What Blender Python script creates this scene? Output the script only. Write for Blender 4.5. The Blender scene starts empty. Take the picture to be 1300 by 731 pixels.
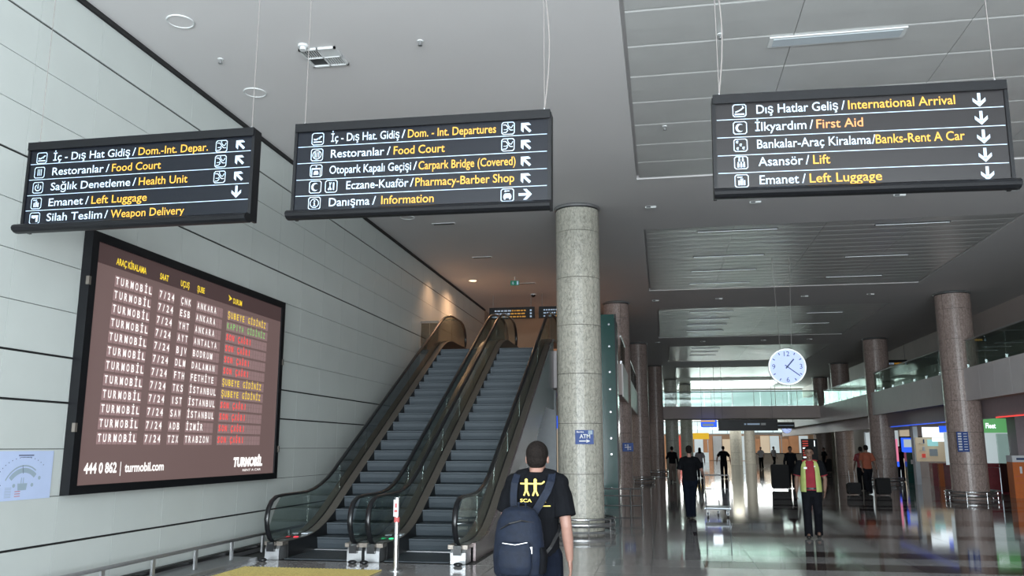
import bpy, math, random
from mathutils import Vector, Matrix
PI = math.pi
random.seed(7)
S = bpy.context.scene
COL = S.collection

# ---------------------------------------------------------------- camera, sky, lights, exposure
cam_d = bpy.data.cameras.new('camera'); cam = bpy.data.objects.new('camera', cam_d); COL.objects.link(cam)
cam_d.sensor_width = 36; cam_d.lens = 1066 / 1300 * 36; cam_d.clip_end = 400; cam_d.clip_start = 0.05
cam.location = (0, 0, 1.7)
cam.rotation_euler = (math.radians(90 + 10.73), 0, math.radians(10.03))
S.camera = cam

W = bpy.data.worlds.new('sky'); S.world = W; W.use_nodes = True
W.node_tree.nodes['Background'].inputs[0].default_value = (0.80, 0.92, 1.0, 1)
W.node_tree.nodes['Background'].inputs[1].default_value = 2.2

def area(name, loc, rot, sx, sy, watts, col, spread=180):
    d = bpy.data.lights.new(name, 'AREA'); d.shape = 'RECTANGLE'; d.size = sx; d.size_y = sy
    d.energy = watts; d.color = col; d.spread = math.radians(spread)
    o = bpy.data.objects.new(name, d); COL.objects.link(o)
    o.location = loc; o.rotation_euler = rot
    return o
def spot(name, loc, watts, col, deg=80, rot=(0, 0, 0), blend=0.7, size=0.06):
    d = bpy.data.lights.new(name, 'SPOT'); d.energy = watts; d.color = col
    d.spot_size = math.radians(deg); d.spot_blend = blend; d.shadow_soft_size = size
    o = bpy.data.objects.new(name, d); COL.objects.link(o); o.location = loc; o.rotation_euler = rot
    return o
# daylight through the glass front behind the camera, the far clerestory and the far doors, plus two added fills
area('daylight_entrance', (1.0, -7.9, 3.4), (math.radians(94), 0, 0), 15, 6.6, 3200, (0.84, 0.95, 1.0))
area('ceiling_fill', (1.0, -8.2, 0.5), (math.radians(128), 0, 0), 18, 3.0, 3300, (0.95, 0.97, 1.0))  # added fill, low and tilted up, to lift the near ceiling
area('daylight_clerestory', (5, 80.6, 5.9), (math.radians(-80), 0, 0), 16, 1.8, 1500, (0.93, 1.0, 0.97))
area('daylight_far_doors', (6, 111.2, 4.1), (math.radians(-75), 0, 0), 20, 1.4, 1000, (0.98, 1.0, 0.97))
area('far_column_fill', (6, 83.5, 4.85), (math.radians(50), 0, 0), 18, 1.0, 700, (1.0, 0.97, 0.9))  # added fill to brighten the pale columns of the far hall
S.view_settings.view_transform = 'Standard'; S.view_settings.look = 'None'
S.view_settings.exposure = 0.0; S.view_settings.gamma = 1; S.view_settings.use_curve_mapping = False

# ---------------------------------------------------------------- materials
def nodes(name):
    m = bpy.data.materials.new(name); m.use_nodes = True
    nt = m.node_tree; return m, nt, nt.nodes['Principled BSDF']
def mat(name, col, rough=0.5, metal=0.0, noise=0.0, scale=8, bump=0.0, spec=0.5, emit=None, es=0.0, stretch=(1, 1, 1), detail=4):
    m, nt, b = nodes(name)
    b.inputs['Roughness'].default_value = rough; b.inputs['Metallic'].default_value = metal
    b.inputs['Specular IOR Level'].default_value = spec
    b.inputs['Base Color'].default_value = (*col, 1)
    if noise or bump:
        tc = nt.nodes.new('ShaderNodeTexCoord'); mp = nt.nodes.new('ShaderNodeMapping'); n = nt.nodes.new('ShaderNodeTexNoise')
        mp.inputs['Scale'].default_value = stretch
        n.inputs['Scale'].default_value = scale; n.inputs['Detail'].default_value = detail
        nt.links.new(tc.outputs['Object'], mp.inputs[0]); nt.links.new(mp.outputs[0], n.inputs['Vector'])
        if noise:
            r = nt.nodes.new('ShaderNodeValToRGB')
            r.color_ramp.elements[0].position = 0.3; r.color_ramp.elements[1].position = 0.7
            r.color_ramp.elements[0].color = (*[c * (1 - noise) for c in col], 1)
            r.color_ramp.elements[1].color = (*[min(1, c * (1 + noise)) for c in col], 1)
            nt.links.new(n.outputs['Fac'], r.inputs[0]); nt.links.new(r.outputs[0], b.inputs['Base Color'])
        if bump:
            bp = nt.nodes.new('ShaderNodeBump'); bp.inputs['Strength'].default_value = bump; bp.inputs['Distance'].default_value = 0.01
            nt.links.new(n.outputs['Fac'], bp.inputs['Height']); nt.links.new(bp.outputs[0], b.inputs['Normal'])
    if emit:
        b.inputs['Emission Color'].default_value = (*emit, 1); b.inputs['Emission Strength'].default_value = es
    return m
def glass(name, tint, gloss=0.12, rough=0.02):
    m = bpy.data.materials.new(name); m.use_nodes = True; nt = m.node_tree; nt.nodes.clear()
    o = nt.nodes.new('ShaderNodeOutputMaterial'); mx = nt.nodes.new('ShaderNodeMixShader')
    t = nt.nodes.new('ShaderNodeBsdfTransparent'); g = nt.nodes.new('ShaderNodeBsdfGlossy'); f = nt.nodes.new('ShaderNodeFresnel')
    ma = nt.nodes.new('ShaderNodeMath'); ma.operation = 'ADD'; ma.use_clamp = True; ma.inputs[1].default_value = gloss - 0.06
    f.inputs[0].default_value = 1.45
    t.inputs[0].default_value = (*tint, 1); g.inputs[0].default_value = (0.9, 0.95, 0.95, 1); g.inputs['Roughness'].default_value = rough
    ms = nt.nodes.new('ShaderNodeMath'); ms.operation = 'MULTIPLY'; ms.inputs[1].default_value = 0.22; nt.links.new(f.outputs[0], ms.inputs[0]); nt.links.new(ms.outputs[0], ma.inputs[0]); nt.links.new(ma.outputs[0], mx.inputs[0])
    nt.links.new(t.outputs[0], mx.inputs[1]); nt.links.new(g.outputs[0], mx.inputs[2]); nt.links.new(mx.outputs[0], o.inputs[0])
    return m
def marble(name, base, dark):
    m, nt, b = nodes(name); N = nt.nodes; L = nt.links
    tc = N.new('ShaderNodeTexCoord'); mp = N.new('ShaderNodeMapping'); mp.inputs['Rotation'].default_value = (0.75, 0.75, 0.3); mp.inputs['Scale'].default_value = (1.7, 1.7, 0.9)
    n = N.new('ShaderNodeTexNoise'); n.inputs['Scale'].default_value = 14; n.inputs['Detail'].default_value = 6; n.inputs['Distortion'].default_value = 0.6
    r = N.new('ShaderNodeValToRGB'); e = r.color_ramp.elements
    e[0].position = 0.33; e[0].color = (*dark, 1); e[1].position = 0.62; e[1].color = (*base, 1)
    w = N.new('ShaderNodeTexNoise'); w.inputs['Scale'].default_value = 3.0; w.inputs['Detail'].default_value = 8; w.inputs['Distortion'].default_value = 2.5
    r2 = N.new('ShaderNodeValToRGB'); q = r2.color_ramp.elements
    q[0].position = 0.46; q[0].color = (1, 1, 1, 1); q[1].position = 0.5; q[1].color = (0.45, 0.45, 0.45, 1)
    a = r2.color_ramp.elements.new(0.53); a.color = (1, 1, 1, 1)
    mu = N.new('ShaderNodeMix'); mu.data_type = 'RGBA'; mu.blend_type = 'MULTIPLY'; mu.inputs[0].default_value = 0.7
    L.new(tc.outputs['Object'], mp.inputs[0]); L.new(mp.outputs[0], n.inputs['Vector']); L.new(mp.outputs[0], w.inputs['Vector'])
    L.new(n.outputs['Fac'], r.inputs[0]); L.new(w.outputs['Fac'], r2.inputs[0])
    L.new(r.outputs[0], mu.inputs[6]); L.new(r2.outputs[0], mu.inputs[7]); L.new(mu.outputs[2], b.inputs['Base Color'])
    b.inputs['Roughness'].default_value = 0.35
    return m
def emis(name, col, s): return mat(name, tuple(c * 0.5 for c in col), 0.5, emit=col, es=s)

M = {}
M['wall'] = mat('wall_panel_enamel', (0.57, 0.61, 0.59), 0.32, noise=0.03, scale=1.2)
M['gap'] = mat('shadow_gap_rubber', (0.015, 0.015, 0.016), 0.7)
M['ceil'] = mat('ceiling_paint', (0.645, 0.635, 0.635), 0.7, noise=0.02, scale=0.6)
M['strip'] = mat('ceiling_metal', (0.66, 0.67, 0.66), 0.28, metal=0.25, noise=0.03, scale=2)
M['beam'] = mat('brown_bulkhead', (0.46, 0.39, 0.37), 0.6, noise=0.05, scale=1)
M['floor'] = mat('polished_granite', (0.345, 0.335, 0.33), 0.06, noise=0.16, scale=45, spec=0.55)
M['floor_b'] = mat('polished_granite_pale', (0.375, 0.365, 0.36), 0.06, noise=0.16, scale=45, spec=0.55)
M['floor_red'] = mat('brown_granite', (0.075, 0.05, 0.042), 0.06, noise=0.25, scale=60, spec=0.55)
M['grout'] = mat('floor_grout', (0.06, 0.06, 0.058), 0.5)
M['yellow'] = mat('tactile_yellow', (0.55, 0.45, 0.16), 0.6, noise=0.1, scale=20)
M['marble'] = marble('pale_marble', (0.52, 0.50, 0.43), (0.36, 0.35, 0.30))
M['marble_b'] = marble('brown_marble', (0.44, 0.345, 0.31), (0.28, 0.215, 0.195))
M['marble_p'] = marble('green_marble', (0.74, 0.74, 0.66), (0.60, 0.60, 0.52))
M['black'] = mat('black_paint', (0.006, 0.0065, 0.008), 0.4, noise=0.05, spec=0.25)
M['signblk'] = mat('sign_black', (0.006, 0.0075, 0.012), 0.25, spec=0.3)
M['signblk2'] = mat('sign_charcoal', (0.014, 0.013, 0.014), 0.2, spec=0.4)
M['white'] = mat('white_vinyl_glow', (0.42, 0.53, 0.66), 0.5, emit=(0.55, 0.72, 0.95), es=0.22)  # the three sign vinyls carry a faint added glow to brighten the lettering
M['signyel'] = mat('yellow_vinyl_glow', (0.62, 0.29, 0.03), 0.5, emit=(0.9, 0.45, 0.05), es=0.22)
M['signorg'] = mat('orange_vinyl_glow', (0.62, 0.22, 0.07), 0.5, emit=(0.9, 0.36, 0.12), es=0.22)
M['chrome'] = mat('brushed_steel', (0.55, 0.56, 0.57), 0.22, metal=0.95, noise=0.04, scale=30)
M['steel'] = mat('satin_steel', (0.42, 0.43, 0.44), 0.38, metal=0.8, noise=0.05, scale=30)
M['deck'] = mat('bronze_deck', (0.22, 0.195, 0.17), 0.3, metal=0.55, noise=0.06, scale=12)
M['clad'] = mat('bronze_cladding', (0.20, 0.165, 0.165), 0.25, metal=0.5, noise=0.05, scale=3)
M['rubber'] = mat('handrail_rubber', (0.008, 0.009, 0.011), 0.28)
M['step'] = mat('step_aluminium', (0.055, 0.070, 0.083), 0.5, metal=0.2, bump=0.4, scale=60, stretch=(6, 0.3, 0.3))
M['skirt'] = mat('skirt_black', (0.010, 0.010, 0.011), 0.4, spec=0.3)
M['glass'] = glass('balustrade_glass', (0.74, 0.79, 0.77), 0.10)
M['glassdk'] = glass('balustrade_glass_smoked', (0.52, 0.53, 0.50), 0.09)
M['glassgr'] = glass('green_edge_glass', (0.72, 0.80, 0.765), 0.14)
M['green'] = mat('green_panel', (0.018, 0.085, 0.075), 0.18, noise=0.04)
M['band'] = mat('gallery_fascia', (0.80, 0.76, 0.77), 0.5, noise=0.03, scale=1)
M['mauve'] = mat('shop_fascia', (0.34, 0.28, 0.30), 0.45, noise=0.04)
M['greywall'] = mat('grey_partition', (0.68, 0.73, 0.77), 0.5, noise=0.03)
M['tan'] = mat('tan_wall', (0.42, 0.27, 0.17), 0.6, noise=0.08, scale=1)
M['tan2'] = mat('beige_wall', (0.42, 0.38, 0.33), 0.6, noise=0.06, scale=1)
M['cream'] = mat('cream_back_wall_glow', (0.62, 0.52, 0.38), 0.5, emit=(0.7, 0.58, 0.4), es=0.25)  # kiosk lighting put into the wall colour as a faint glow
M['redcounter'] = mat('red_counter', (0.22, 0.03, 0.04), 0.25, noise=0.1)
M['orange'] = mat('orange_panel', (0.62, 0.16, 0.035), 0.35, noise=0.05)
M['pic'] = mat('poster_paper', (0.52, 0.62, 0.86), 0.4, noise=0.02)
M['ink'] = mat('poster_ink', (0.10, 0.12, 0.22), 0.6)
M['inkgrey'] = mat('poster_grey', (0.33, 0.42, 0.50), 0.6)
M['inkred'] = mat('poster_red', (0.6, 0.12, 0.12), 0.6)
M['vent'] = mat('vent_white', (0.66, 0.68, 0.68), 0.5)
M['ventdk'] = mat('vent_dark', (0.035, 0.038, 0.04), 0.6)
M['skin'] = mat('skin', (0.27, 0.15, 0.115), 0.55, noise=0.06, scale=14)
M['skin2'] = mat('skin_tan', (0.16, 0.09, 0.065), 0.55, noise=0.06, scale=14)
M['hair'] = mat('dark_hair', (0.009, 0.0065, 0.0055), 0.8, noise=0.4, scale=70, bump=0.8, spec=0.15)
M['tee'] = mat('black_cotton', (0.0045, 0.005, 0.0065), 0.9, noise=0.2, scale=9, bump=0.3, spec=0.1)
M['navy'] = mat('navy_nylon', (0.005, 0.009, 0.020), 0.7, noise=0.2, scale=25, bump=0.4, spec=0.25)
M['navy2'] = mat('navy_trousers', (0.004, 0.006, 0.012), 0.9, noise=0.2, scale=14, bump=0.3, spec=0.1)
M['trous'] = mat('dark_trousers', (0.006, 0.0065, 0.009), 0.9, noise=0.2, scale=12, bump=0.3, spec=0.1)
M['khaki'] = mat('grey_brown_trousers', (0.13, 0.10, 0.085), 0.85, noise=0.1)
M['shoe'] = mat('dark_shoe', (0.01, 0.01, 0.01), 0.5, noise=0.1)
M['red'] = mat('red_shirt', (0.22, 0.008, 0.02), 0.8, noise=0.12, scale=8, bump=0.2)
M['vest'] = mat('hi_vis_yellow', (0.33, 0.39, 0.12), 0.7, noise=0.08, scale=10, bump=0.2)
M['reflect'] = mat('reflective_tape', (0.6, 0.62, 0.6), 0.3)
M['orangeshirt'] = mat('orange_shirt', (0.26, 0.065, 0.032), 0.8, noise=0.12, scale=8)
M['paleshirt'] = mat('pale_shirt', (0.45, 0.42, 0.44), 0.8, noise=0.06)
M['greyshirt'] = mat('grey_shirt', (0.22, 0.20, 0.21), 0.8, noise=0.06)
M['printyel'] = mat('yellow_print', (0.72, 0.55, 0.12), 0.7, noise=0.05)
M['eye'] = mat('eye', (0.02, 0.015, 0.012), 0.2)
M['lip'] = mat('lip', (0.25, 0.09, 0.07), 0.6)
M['tag'] = mat('white_plastic', (0.7, 0.72, 0.75), 0.4)
M['case'] = mat('black_suitcase', (0.005, 0.005, 0.006), 0.6, noise=0.1, bump=0.2, spec=0.2)
M['poster_bg'] = mat('board_face', (0.07, 0.05, 0.048), 0.3, emit=(0.235, 0.150, 0.142), es=0.55, noise=0.05, scale=0.8)
M['poster_top'] = mat('board_header', (0.035, 0.022, 0.022), 0.3, emit=(0.10, 0.06, 0.06), es=0.5)
M['flap'] = mat('board_flap', (0.2, 0.13, 0.13), 0.4, emit=(0.34, 0.22, 0.215), es=0.55)
M['b_white'] = emis('board_white', (1.0, 0.96, 0.93), 0.95)
M['b_yel'] = emis('board_yellow', (1.0, 0.72, 0.05), 0.8)
M['b_green'] = emis('board_green', (0.32, 0.75, 0.22), 0.6)
M['b_red'] = emis('board_red', (0.95, 0.08, 0.07), 0.95)
M['clockface'] = emis('clock_face', (0.50, 0.62, 1.0), 0.85)
M['navyink'] = mat('clock_ink', (0.03, 0.06, 0.16), 0.5)
M['blueplate'] = mat('blue_plate', (0.006, 0.04, 0.20), 0.5, emit=(0.02, 0.10, 0.4), es=0.1)
M['exitgreen'] = mat('exit_green', (0.0, 0.10, 0.06), 0.3, emit=(0.0, 0.2, 0.12), es=0.25)
M['lampwarm'] = emis('warm_lamp', (1.0, 0.62, 0.34), 6.0)
M['lampcool'] = emis('cool_tube', (0.85, 0.95, 1.0), 0.55)
M['lampoff'] = mat('lamp_diffuser', (0.52, 0.58, 0.62), 0.3)
M['ledred'] = emis('led_red', (1.0, 0.05, 0.08), 1.5)
M['ledgreen'] = emis('led_green', (0.05, 1.0, 0.35), 1.3)
M['s_white'] = emis('shop_sign_white', (0.85, 0.95, 1.0), 1.6)
M['s_blue'] = emis('shop_sign_blue', (0.03, 0.12, 0.9), 1.1)
M['s_green'] = emis('shop_sign_green', (0.13, 0.42, 0.15), 0.75)
M['s_green2'] = emis('shop_sign_green_bright', (0.02, 0.6, 0.18), 0.8)
M['s_cyan'] = emis('shop_screen_cyan', (0.35, 0.75, 0.75), 0.6)
M['s_pink'] = emis('shop_strip_pink', (0.9, 0.25, 0.4), 0.8)
M['s_cream'] = emis('lit_cream', (0.75, 0.62, 0.45), 0.55)
M['s_pale'] = emis('lit_pale', (0.65, 0.75, 0.78), 0.6)
M['s_tan'] = mat('far_wood_glow', (0.42, 0.22, 0.11), 0.5, emit=(0.55, 0.27, 0.14), es=0.28, noise=0.2, scale=0.5)  # shop lighting put into the wood as a faint glow
M['s_red'] = mat('far_red_glow', (0.6, 0.07, 0.05), 0.5, emit=(0.7, 0.08, 0.06), es=0.4)  # red with a faint glow added to its colour
M['s_yel'] = emis('far_yellow', (0.9, 0.55, 0.03), 0.7)
M['cart'] = mat('trolley_steel', (0.33, 0.36, 0.39), 0.35, metal=0.7)
M['winwhite'] = emis('sky_behind_frosted_glass', (0.80, 1.0, 0.97), 1.15)
M['cable'] = mat('cable_grey', (0.25, 0.23, 0.22), 0.5)

# ---------------------------------------------------------------- mesh helpers
class MB:
    def __init__(s): s.v = []; s.f = []; s.m = []
    def add(s, vs, fs, mi=0):
        o = len(s.v); s.v += [tuple(p) for p in vs]; s.f += [tuple(i + o for i in f) for f in fs]; s.m += [mi] * len(fs); return s
    def box(s, x0, y0, z0, x1, y1, z1, mi=0):
        x0, x1 = min(x0, x1), max(x0, x1); y0, y1 = min(y0, y1), max(y0, y1); z0, z1 = min(z0, z1), max(z0, z1)
        return s.add([(x0, y0, z0), (x1, y0, z0), (x1, y1, z0), (x0, y1, z0), (x0, y0, z1), (x1, y0, z1), (x1, y1, z1), (x0, y1, z1)],
              [(0, 3, 2, 1), (4, 5, 6, 7), (0, 1, 5, 4), (1, 2, 6, 5), (2, 3, 7, 6), (3, 0, 4, 7)], mi)
    def prism(s, pts, fn, a, b, mi=0):
        """extrude a 2D polygon between offsets a and b; fn(p, q, off) -> 3D"""
        n = len(pts); vs = [fn(p, q, a) for p, q in pts] + [fn(p, q, b) for p, q in pts]
        return s.add(vs, [tuple(range(n))[::-1], tuple(range(n, 2 * n))] + [(i, (i + 1) % n, n + (i + 1) % n, n + i) for i in range(n)], mi)
    def tube(s, pts, r, n=8, mi=0, r2=None, side=None):
        P = [Vector(p) for p in pts]; rings = []
        for i, p in enumerate(P):
            t = (P[min(i + 1, len(P) - 1)] - P[max(i - 1, 0)]).normalized()
            if i == 0: ref = Vector(side) if side else (Vector((0, 0, 1)) if abs(t.z) < 0.7 else Vector((1, 0, 0)))
            else: ref = a
            a = (ref - t * ref.dot(t)).normalized(); b = t.cross(a)
            ra = r[i] if isinstance(r, (list, tuple)) else r
            rb = (r2[i] if isinstance(r2, (list, tuple)) else r2) if r2 else ra
            rings.append([p + a * ra * math.cos(2 * PI * k / n) + b * rb * math.sin(2 * PI * k / n) for k in range(n)])
        vs = [q for rg in rings for q in rg]; m = len(rings)
        fs = [(i * n + k, i * n + (k + 1) % n, (i + 1) * n + (k + 1) % n, (i + 1) * n + k) for i in range(m - 1) for k in range(n)]
        fs += [tuple(range(n))[::-1], tuple(range((m - 1) * n, m * n))]
        return s.add(vs, fs, mi)
    def cyl(s, x, y, z0, z1, r, n=24, mi=0): return s.tube([(x, y, z0), (x, y, z1)], r, n, mi)
    def ring(s, x, y, z, R, r, n=28, k=6, mi=0, a0=0, a1=2 * PI):
        full = abs(a1 - a0 - 2 * PI) < 1e-6; N = n if full else n + 1
        vs = [(x + (R + r * math.cos(2 * PI * j / k)) * math.cos(a0 + (a1 - a0) * i / n), y + (R + r * math.cos(2 * PI * j / k)) * math.sin(a0 + (a1 - a0) * i / n), z + r * math.sin(2 * PI * j / k)) for i in range(N) for j in range(k)]
        fs = [(i * k + j, ((i + 1) % N) * k + j, ((i + 1) % N) * k + (j + 1) % k, i * k + (j + 1) % k) for i in range(n) for j in range(k)]
        return s.add(vs, fs, mi)
    def ell(s, c, r, n=16, m=10, mi=0, rot=None):
        vs = []; R = rot or Matrix.Identity(3); c = Vector(c)
        for i in range(m + 1):
            t = PI * i / m
            for k in range(n):
                a = 2 * PI * k / n
                vs.append(c + R @ Vector((r[0] * math.sin(t) * math.cos(a), r[1] * math.sin(t) * math.sin(a), r[2] * math.cos(t))))
        fs = [(i * n + k, (i + 1) * n + k, (i + 1) * n + (k + 1) % n, i * n + (k + 1) % n) for i in range(m) for k in range(n)]
        return s.add(vs, fs, mi)
    def limb(s, pts, rs, n=12, mi=0):
        """rounded tapered limb: tube plus balls at its joints"""
        s.tube(pts, list(rs), n, mi)
        for p, r in zip(pts, rs): s.ell(p, (r, r, r), 10, 7, mi)
        return s
    def loft(s, rings, n=20, mi=0):
        """rings: (x, y, z, rx, ry)"""
        vs = [(x + a * math.cos(2 * PI * k / n), y + b * math.sin(2 * PI * k / n), z) for x, y, z, a, b in rings for k in range(n)]
        m = len(rings)
        fs = [(i * n + k, i * n + (k + 1) % n, (i + 1) * n + (k + 1) % n, (i + 1) * n + k) for i in range(m - 1) for k in range(n)]
        fs += [tuple(range(n))[::-1], tuple(range((m - 1) * n, m * n))]
        return s.add(vs, fs, mi)

WL = {}
REMESH = []
def setp(o, label=None, cat=None, group=None, kind=None):
    for k, v in (('label', label), ('category', cat), ('group', group), ('kind', kind)):
        if v: o[k] = v
    return o
def empty(name, loc, rz=0, label=None, cat=None, group=None, kind=None):
    o = bpy.data.objects.new(name, None); COL.objects.link(o); o.location = loc; o.rotation_euler = (0, 0, rz)
    o.empty_display_size = 0.2; WL[o.name] = Vector(loc)
    return setp(o, label, cat, group, kind)
def obj(name, mb, m, parent=None, local=False, smooth=False, label=None, cat=None, group=None, kind=None, voxel=None, sm=3):
    me = bpy.data.meshes.new(name)
    if parent is not None:
        off = Vector((0, 0, 0)) if local else WL[parent.name]
        wl = WL[parent.name]
    else:
        xs, ys, zs = zip(*mb.v); off = Vector(((min(xs) + max(xs)) / 2, (min(ys) + max(ys)) / 2, min(zs))); wl = off
    me.from_pydata([(x - off.x, y - off.y, z - off.z) for x, y, z in mb.v], [], mb.f)
    for q in (m if isinstance(m, (list, tuple)) else [m]): me.materials.append(M[q] if isinstance(q, str) else q)
    me.polygons.foreach_set('material_index', mb.m)
    if smooth: me.polygons.foreach_set('use_smooth', [True] * len(me.polygons))
    me.validate(); me.update()
    o = bpy.data.objects.new(name, me); COL.objects.link(o)
    if parent is not None: o.parent = parent
    else: o.location = off
    WL[o.name] = wl
    if voxel:
        r = o.modifiers.new('r', 'REMESH'); r.mode = 'VOXEL'; r.voxel_size = voxel; r.use_smooth_shade = True
        k = o.modifiers.new('s', 'SMOOTH'); k.iterations = sm; k.factor = 0.5
        REMESH.append(o)
    return setp(o, label, cat, group, kind)
def struct(name, mb, m, **k): return obj(name, mb, m, kind='structure', **k)

# text: glyph meshes are made once per character and laid out on a plane
FONT_JOBS = []
def text(name, s, parent, m, O, U, V, u, v, w, h, bold=0.02, N=None, lift=0.004, shear=0.0, align='L', pitch=None, label=None, off=None):
    FONT_JOBS.append((name, s, parent, m, Vector(O), Vector(U), Vector(V), u, v, w, h, bold, lift, shear, align, pitch, label))
def run_fonts():
    cache = {}; todo = []
    for j in FONT_JOBS:
        keys = [(c, j[11]) for c in j[1] if c != ' '] if j[15] else [(j[1], j[11])]
        for k in keys:
            if k not in cache: cache[k] = None; todo.append(k)
        if ('H', j[11]) not in cache: cache[('H', j[11])] = None; todo.append(('H', j[11]))
    tmp = []
    for k in todo:
        c = bpy.data.curves.new('t', 'FONT'); c.body = k[0]; c.offset = k[1]; c.resolution_u = 3; c.fill_mode = 'FRONT'
        o = bpy.data.objects.new('t', c); COL.objects.link(o); tmp.append((k, o, c))
    dg = bpy.context.evaluated_depsgraph_get(); dg.update()
    for k, o, c in tmp:
        me = bpy.data.meshes.new_from_object(o.evaluated_get(dg))
        cache[k] = ([tuple(v.co) for v in me.vertices], [tuple(p.vertices) for p in me.polygons])
        bpy.data.meshes.remove(me)
    for k, o, c in tmp: bpy.data.objects.remove(o); bpy.data.curves.remove(c)
    for name, s, parent, m, O, U, V, u, v, w, h, bold, lift, shear, align, pitch, label in FONT_JOBS:
        H = cache[('H', bold)][0]; hy0 = min(p[1] for p in H); hy1 = max(p[1] for p in H); ky = h / (hy1 - hy0)
        N = U.cross(V); mb = MB()
        def put(vs, fs, u0, kx, x0):
            mb.add([O + U * (u0 + (p[0] - x0) * kx + shear * (p[1] - hy0) * ky) + V * (v + (p[1] - hy0) * ky) + N * lift for p in vs], fs)
        if pitch:
            for i, c in enumerate(s):
                if c == ' ': continue
                vs, fs = cache[(c, bold)]; x0 = min(p[0] for p in vs); x1 = max(p[0] for p in vs)
                kx = min(ky, w / (x1 - x0))
                put(vs, fs, u + i * pitch + (pitch - (x1 - x0) * kx) / 2, kx, x0)
        else:
            vs, fs = cache[(s, bold)]; x0 = min(p[0] for p in vs); x1 = max(p[0] for p in vs)
            kx = w / (x1 - x0) if w else ky
            put(vs, fs, u - ((x1 - x0) * kx / 2 if align == 'C' else 0), kx, x0)
        obj(name, mb, m, parent, label=label)
def run_remesh():
    dg = bpy.context.evaluated_depsgraph_get(); dg.update()
    out = []
    for o in REMESH: out.append((o, bpy.data.meshes.new_from_object(o.evaluated_get(dg), preserve_all_data_layers=False, depsgraph=dg)))
    for o, me in out:
        old = o.data; o.modifiers.clear()
        if not me.materials:
            for q in old.materials: me.materials.append(q)
        me.name = o.name; me.polygons.foreach_set('use_smooth', [True] * len(me.polygons)); me.update(); o.data = me

# ---------------------------------------------------------------- setting
WX = -6.67; CZ = 6.96
# floor: a slab with loose tiles laid near the camera
fl = struct('floor', MB().box(-7.2, -8.5, -0.3, 19.5, 113, -0.012), 'grout')
T = 0.75; fx0 = -2.95 - 0.02; fy0 = 10.65
red_rows = {3, 5, 9, 13, 14, 19, 21}
def tilebox(x, y, w, d): return MB().box(x + 0.003, y + 0.003, -0.012, x + w - 0.003, y + d - 0.003, 0.0)
tile_me = {}
for j in range(17):
    for i in range(17):
        x = -2.47 + i * T; y = fy0 + j * T
        mt = 'floor_red' if (j in red_rows and 0.45 < x + 0.3) else ('floor_b' if (i * 7 + j * 3) % 5 == 0 else 'floor')
        if mt not in tile_me:
            o = obj('floor_tile', MB().box(0.003, 0.003, -0.0115, T - 0.003, T - 0.003, 0.0), mt, fl, local=True); tile_me[mt] = o.data
        else:
            o = bpy.data.objects.new('floor_tile', tile_me[mt]); COL.objects.link(o); o.parent = fl
        o.location = Vector((x, y, 0)) - WL[fl.name]
# the rest of the paving
r = MB()
xe = -2.47 + 17 * T; ye = fy0 + 17 * T
x = -2.47
while x < 16:
    y = -8.4
    while y < ye - 0.01:
        if not (x < xe - 0.01 and y >= fy0 - 0.01):
            j = round((y - fy0) / T)
            r.box(x + 0.003, y + 0.003, -0.0115, x + T - 0.003, y + T - 0.003, 0, 1 if (j in red_rows and x > 0.2) else 0)
        y += T
    x += T
# snap: rows start on the same grid as the loose tiles
obj('near_paving', r, ['floor', 'floor_red'], fl, kind='stuff')
r = MB()
y = ye; j = 17
while y < 112:
    r.box(-6.6, y + 0.003, -0.0115, 0.5, y + T - 0.003, 0)
    r.box(0.503, y + 0.003, -0.0115, 16.0, y + T - 0.003, 0, 1 if j % 17 in (2, 4, 8) else 0)
    y += T; j += 1
obj('far_paving', r, ['floor', 'floor_red'], fl, kind='stuff')
r = MB(); r.box(-6.6, 10.2, -0.0115, -2.48, 12.55, 0); r.box(-6.6, 22.0, -0.0115, -2.48, ye, 0); r.box(-6.6, -8.4, -0.0115, -2.48, 10.19, 0)
r.box(-2.78, 12.56, -0.0115, -2.48, 21.99, 0)
obj('side_paving', r, 'floor', fl)

# left wall: backing and one object per panel
wl = struct('wall_left', MB().box(WX - 0.35, -8.5, 0, WX - 0.02, 31.6, CZ + 0.1), 'gap')
hz = [0.0, 0.13, 0.65, 1.165, 1.68, 2.195, 2.705, 3.225, 3.75, 4.27, 4.785, 5.315, 5.835, 6.355, 6.90]
thick = {0.65, 2.195, 2.705, 4.785, 6.355}
pw = 1.025; py0 = 6.56
pm = {}
for k in range(21):
    y = py0 + k * pw
    for i in range(1, len(hz) - 1):
        g0 = 0.013 if hz[i] in thick else 0.004; g1 = 0.013 if hz[i + 1] in thick else 0.004
        z0, z1 = hz[i] + g0, hz[i + 1] - g1
        if i not in pm:
            o = obj('wall_panel', MB().box(-0.02, 0.003, z0, 0, pw - 0.003, z1), 'wall', wl, local=True); pm[i] = o.data
        else:
            o = bpy.data.objects.new('wall_panel', pm[i]); COL.objects.link(o); o.parent = wl
        o.location = Vector((WX, y, 0)) - WL[wl.name]
r = MB()
for k in list(range(-14, 0)) + list(range(21, 25)):
    y = py0 + k * pw
    for i in range(1, len(hz) - 1):
        g0 = 0.013 if hz[i] in thick else 0.004; g1 = 0.013 if hz[i + 1] in thick else 0.004
        r.box(WX - 0.02, y + 0.003, hz[i] + g0, WX, min(y + pw, 31.6) - 0.003, hz[i + 1] - g1)
obj('outer_panels', r, 'wall', wl, kind='stuff')
struct('baseboard_left', MB().box(WX - 0.02, -8.4, 0.0, WX + 0.015, 24, 0.125), 'steel')
# stone kerb under the bumper rail
kb = struct('trim_1', MB().box(WX + 0.02, 3.0, 0.0, WX + 0.50, 12.5, 0.05), 'steel')

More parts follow.
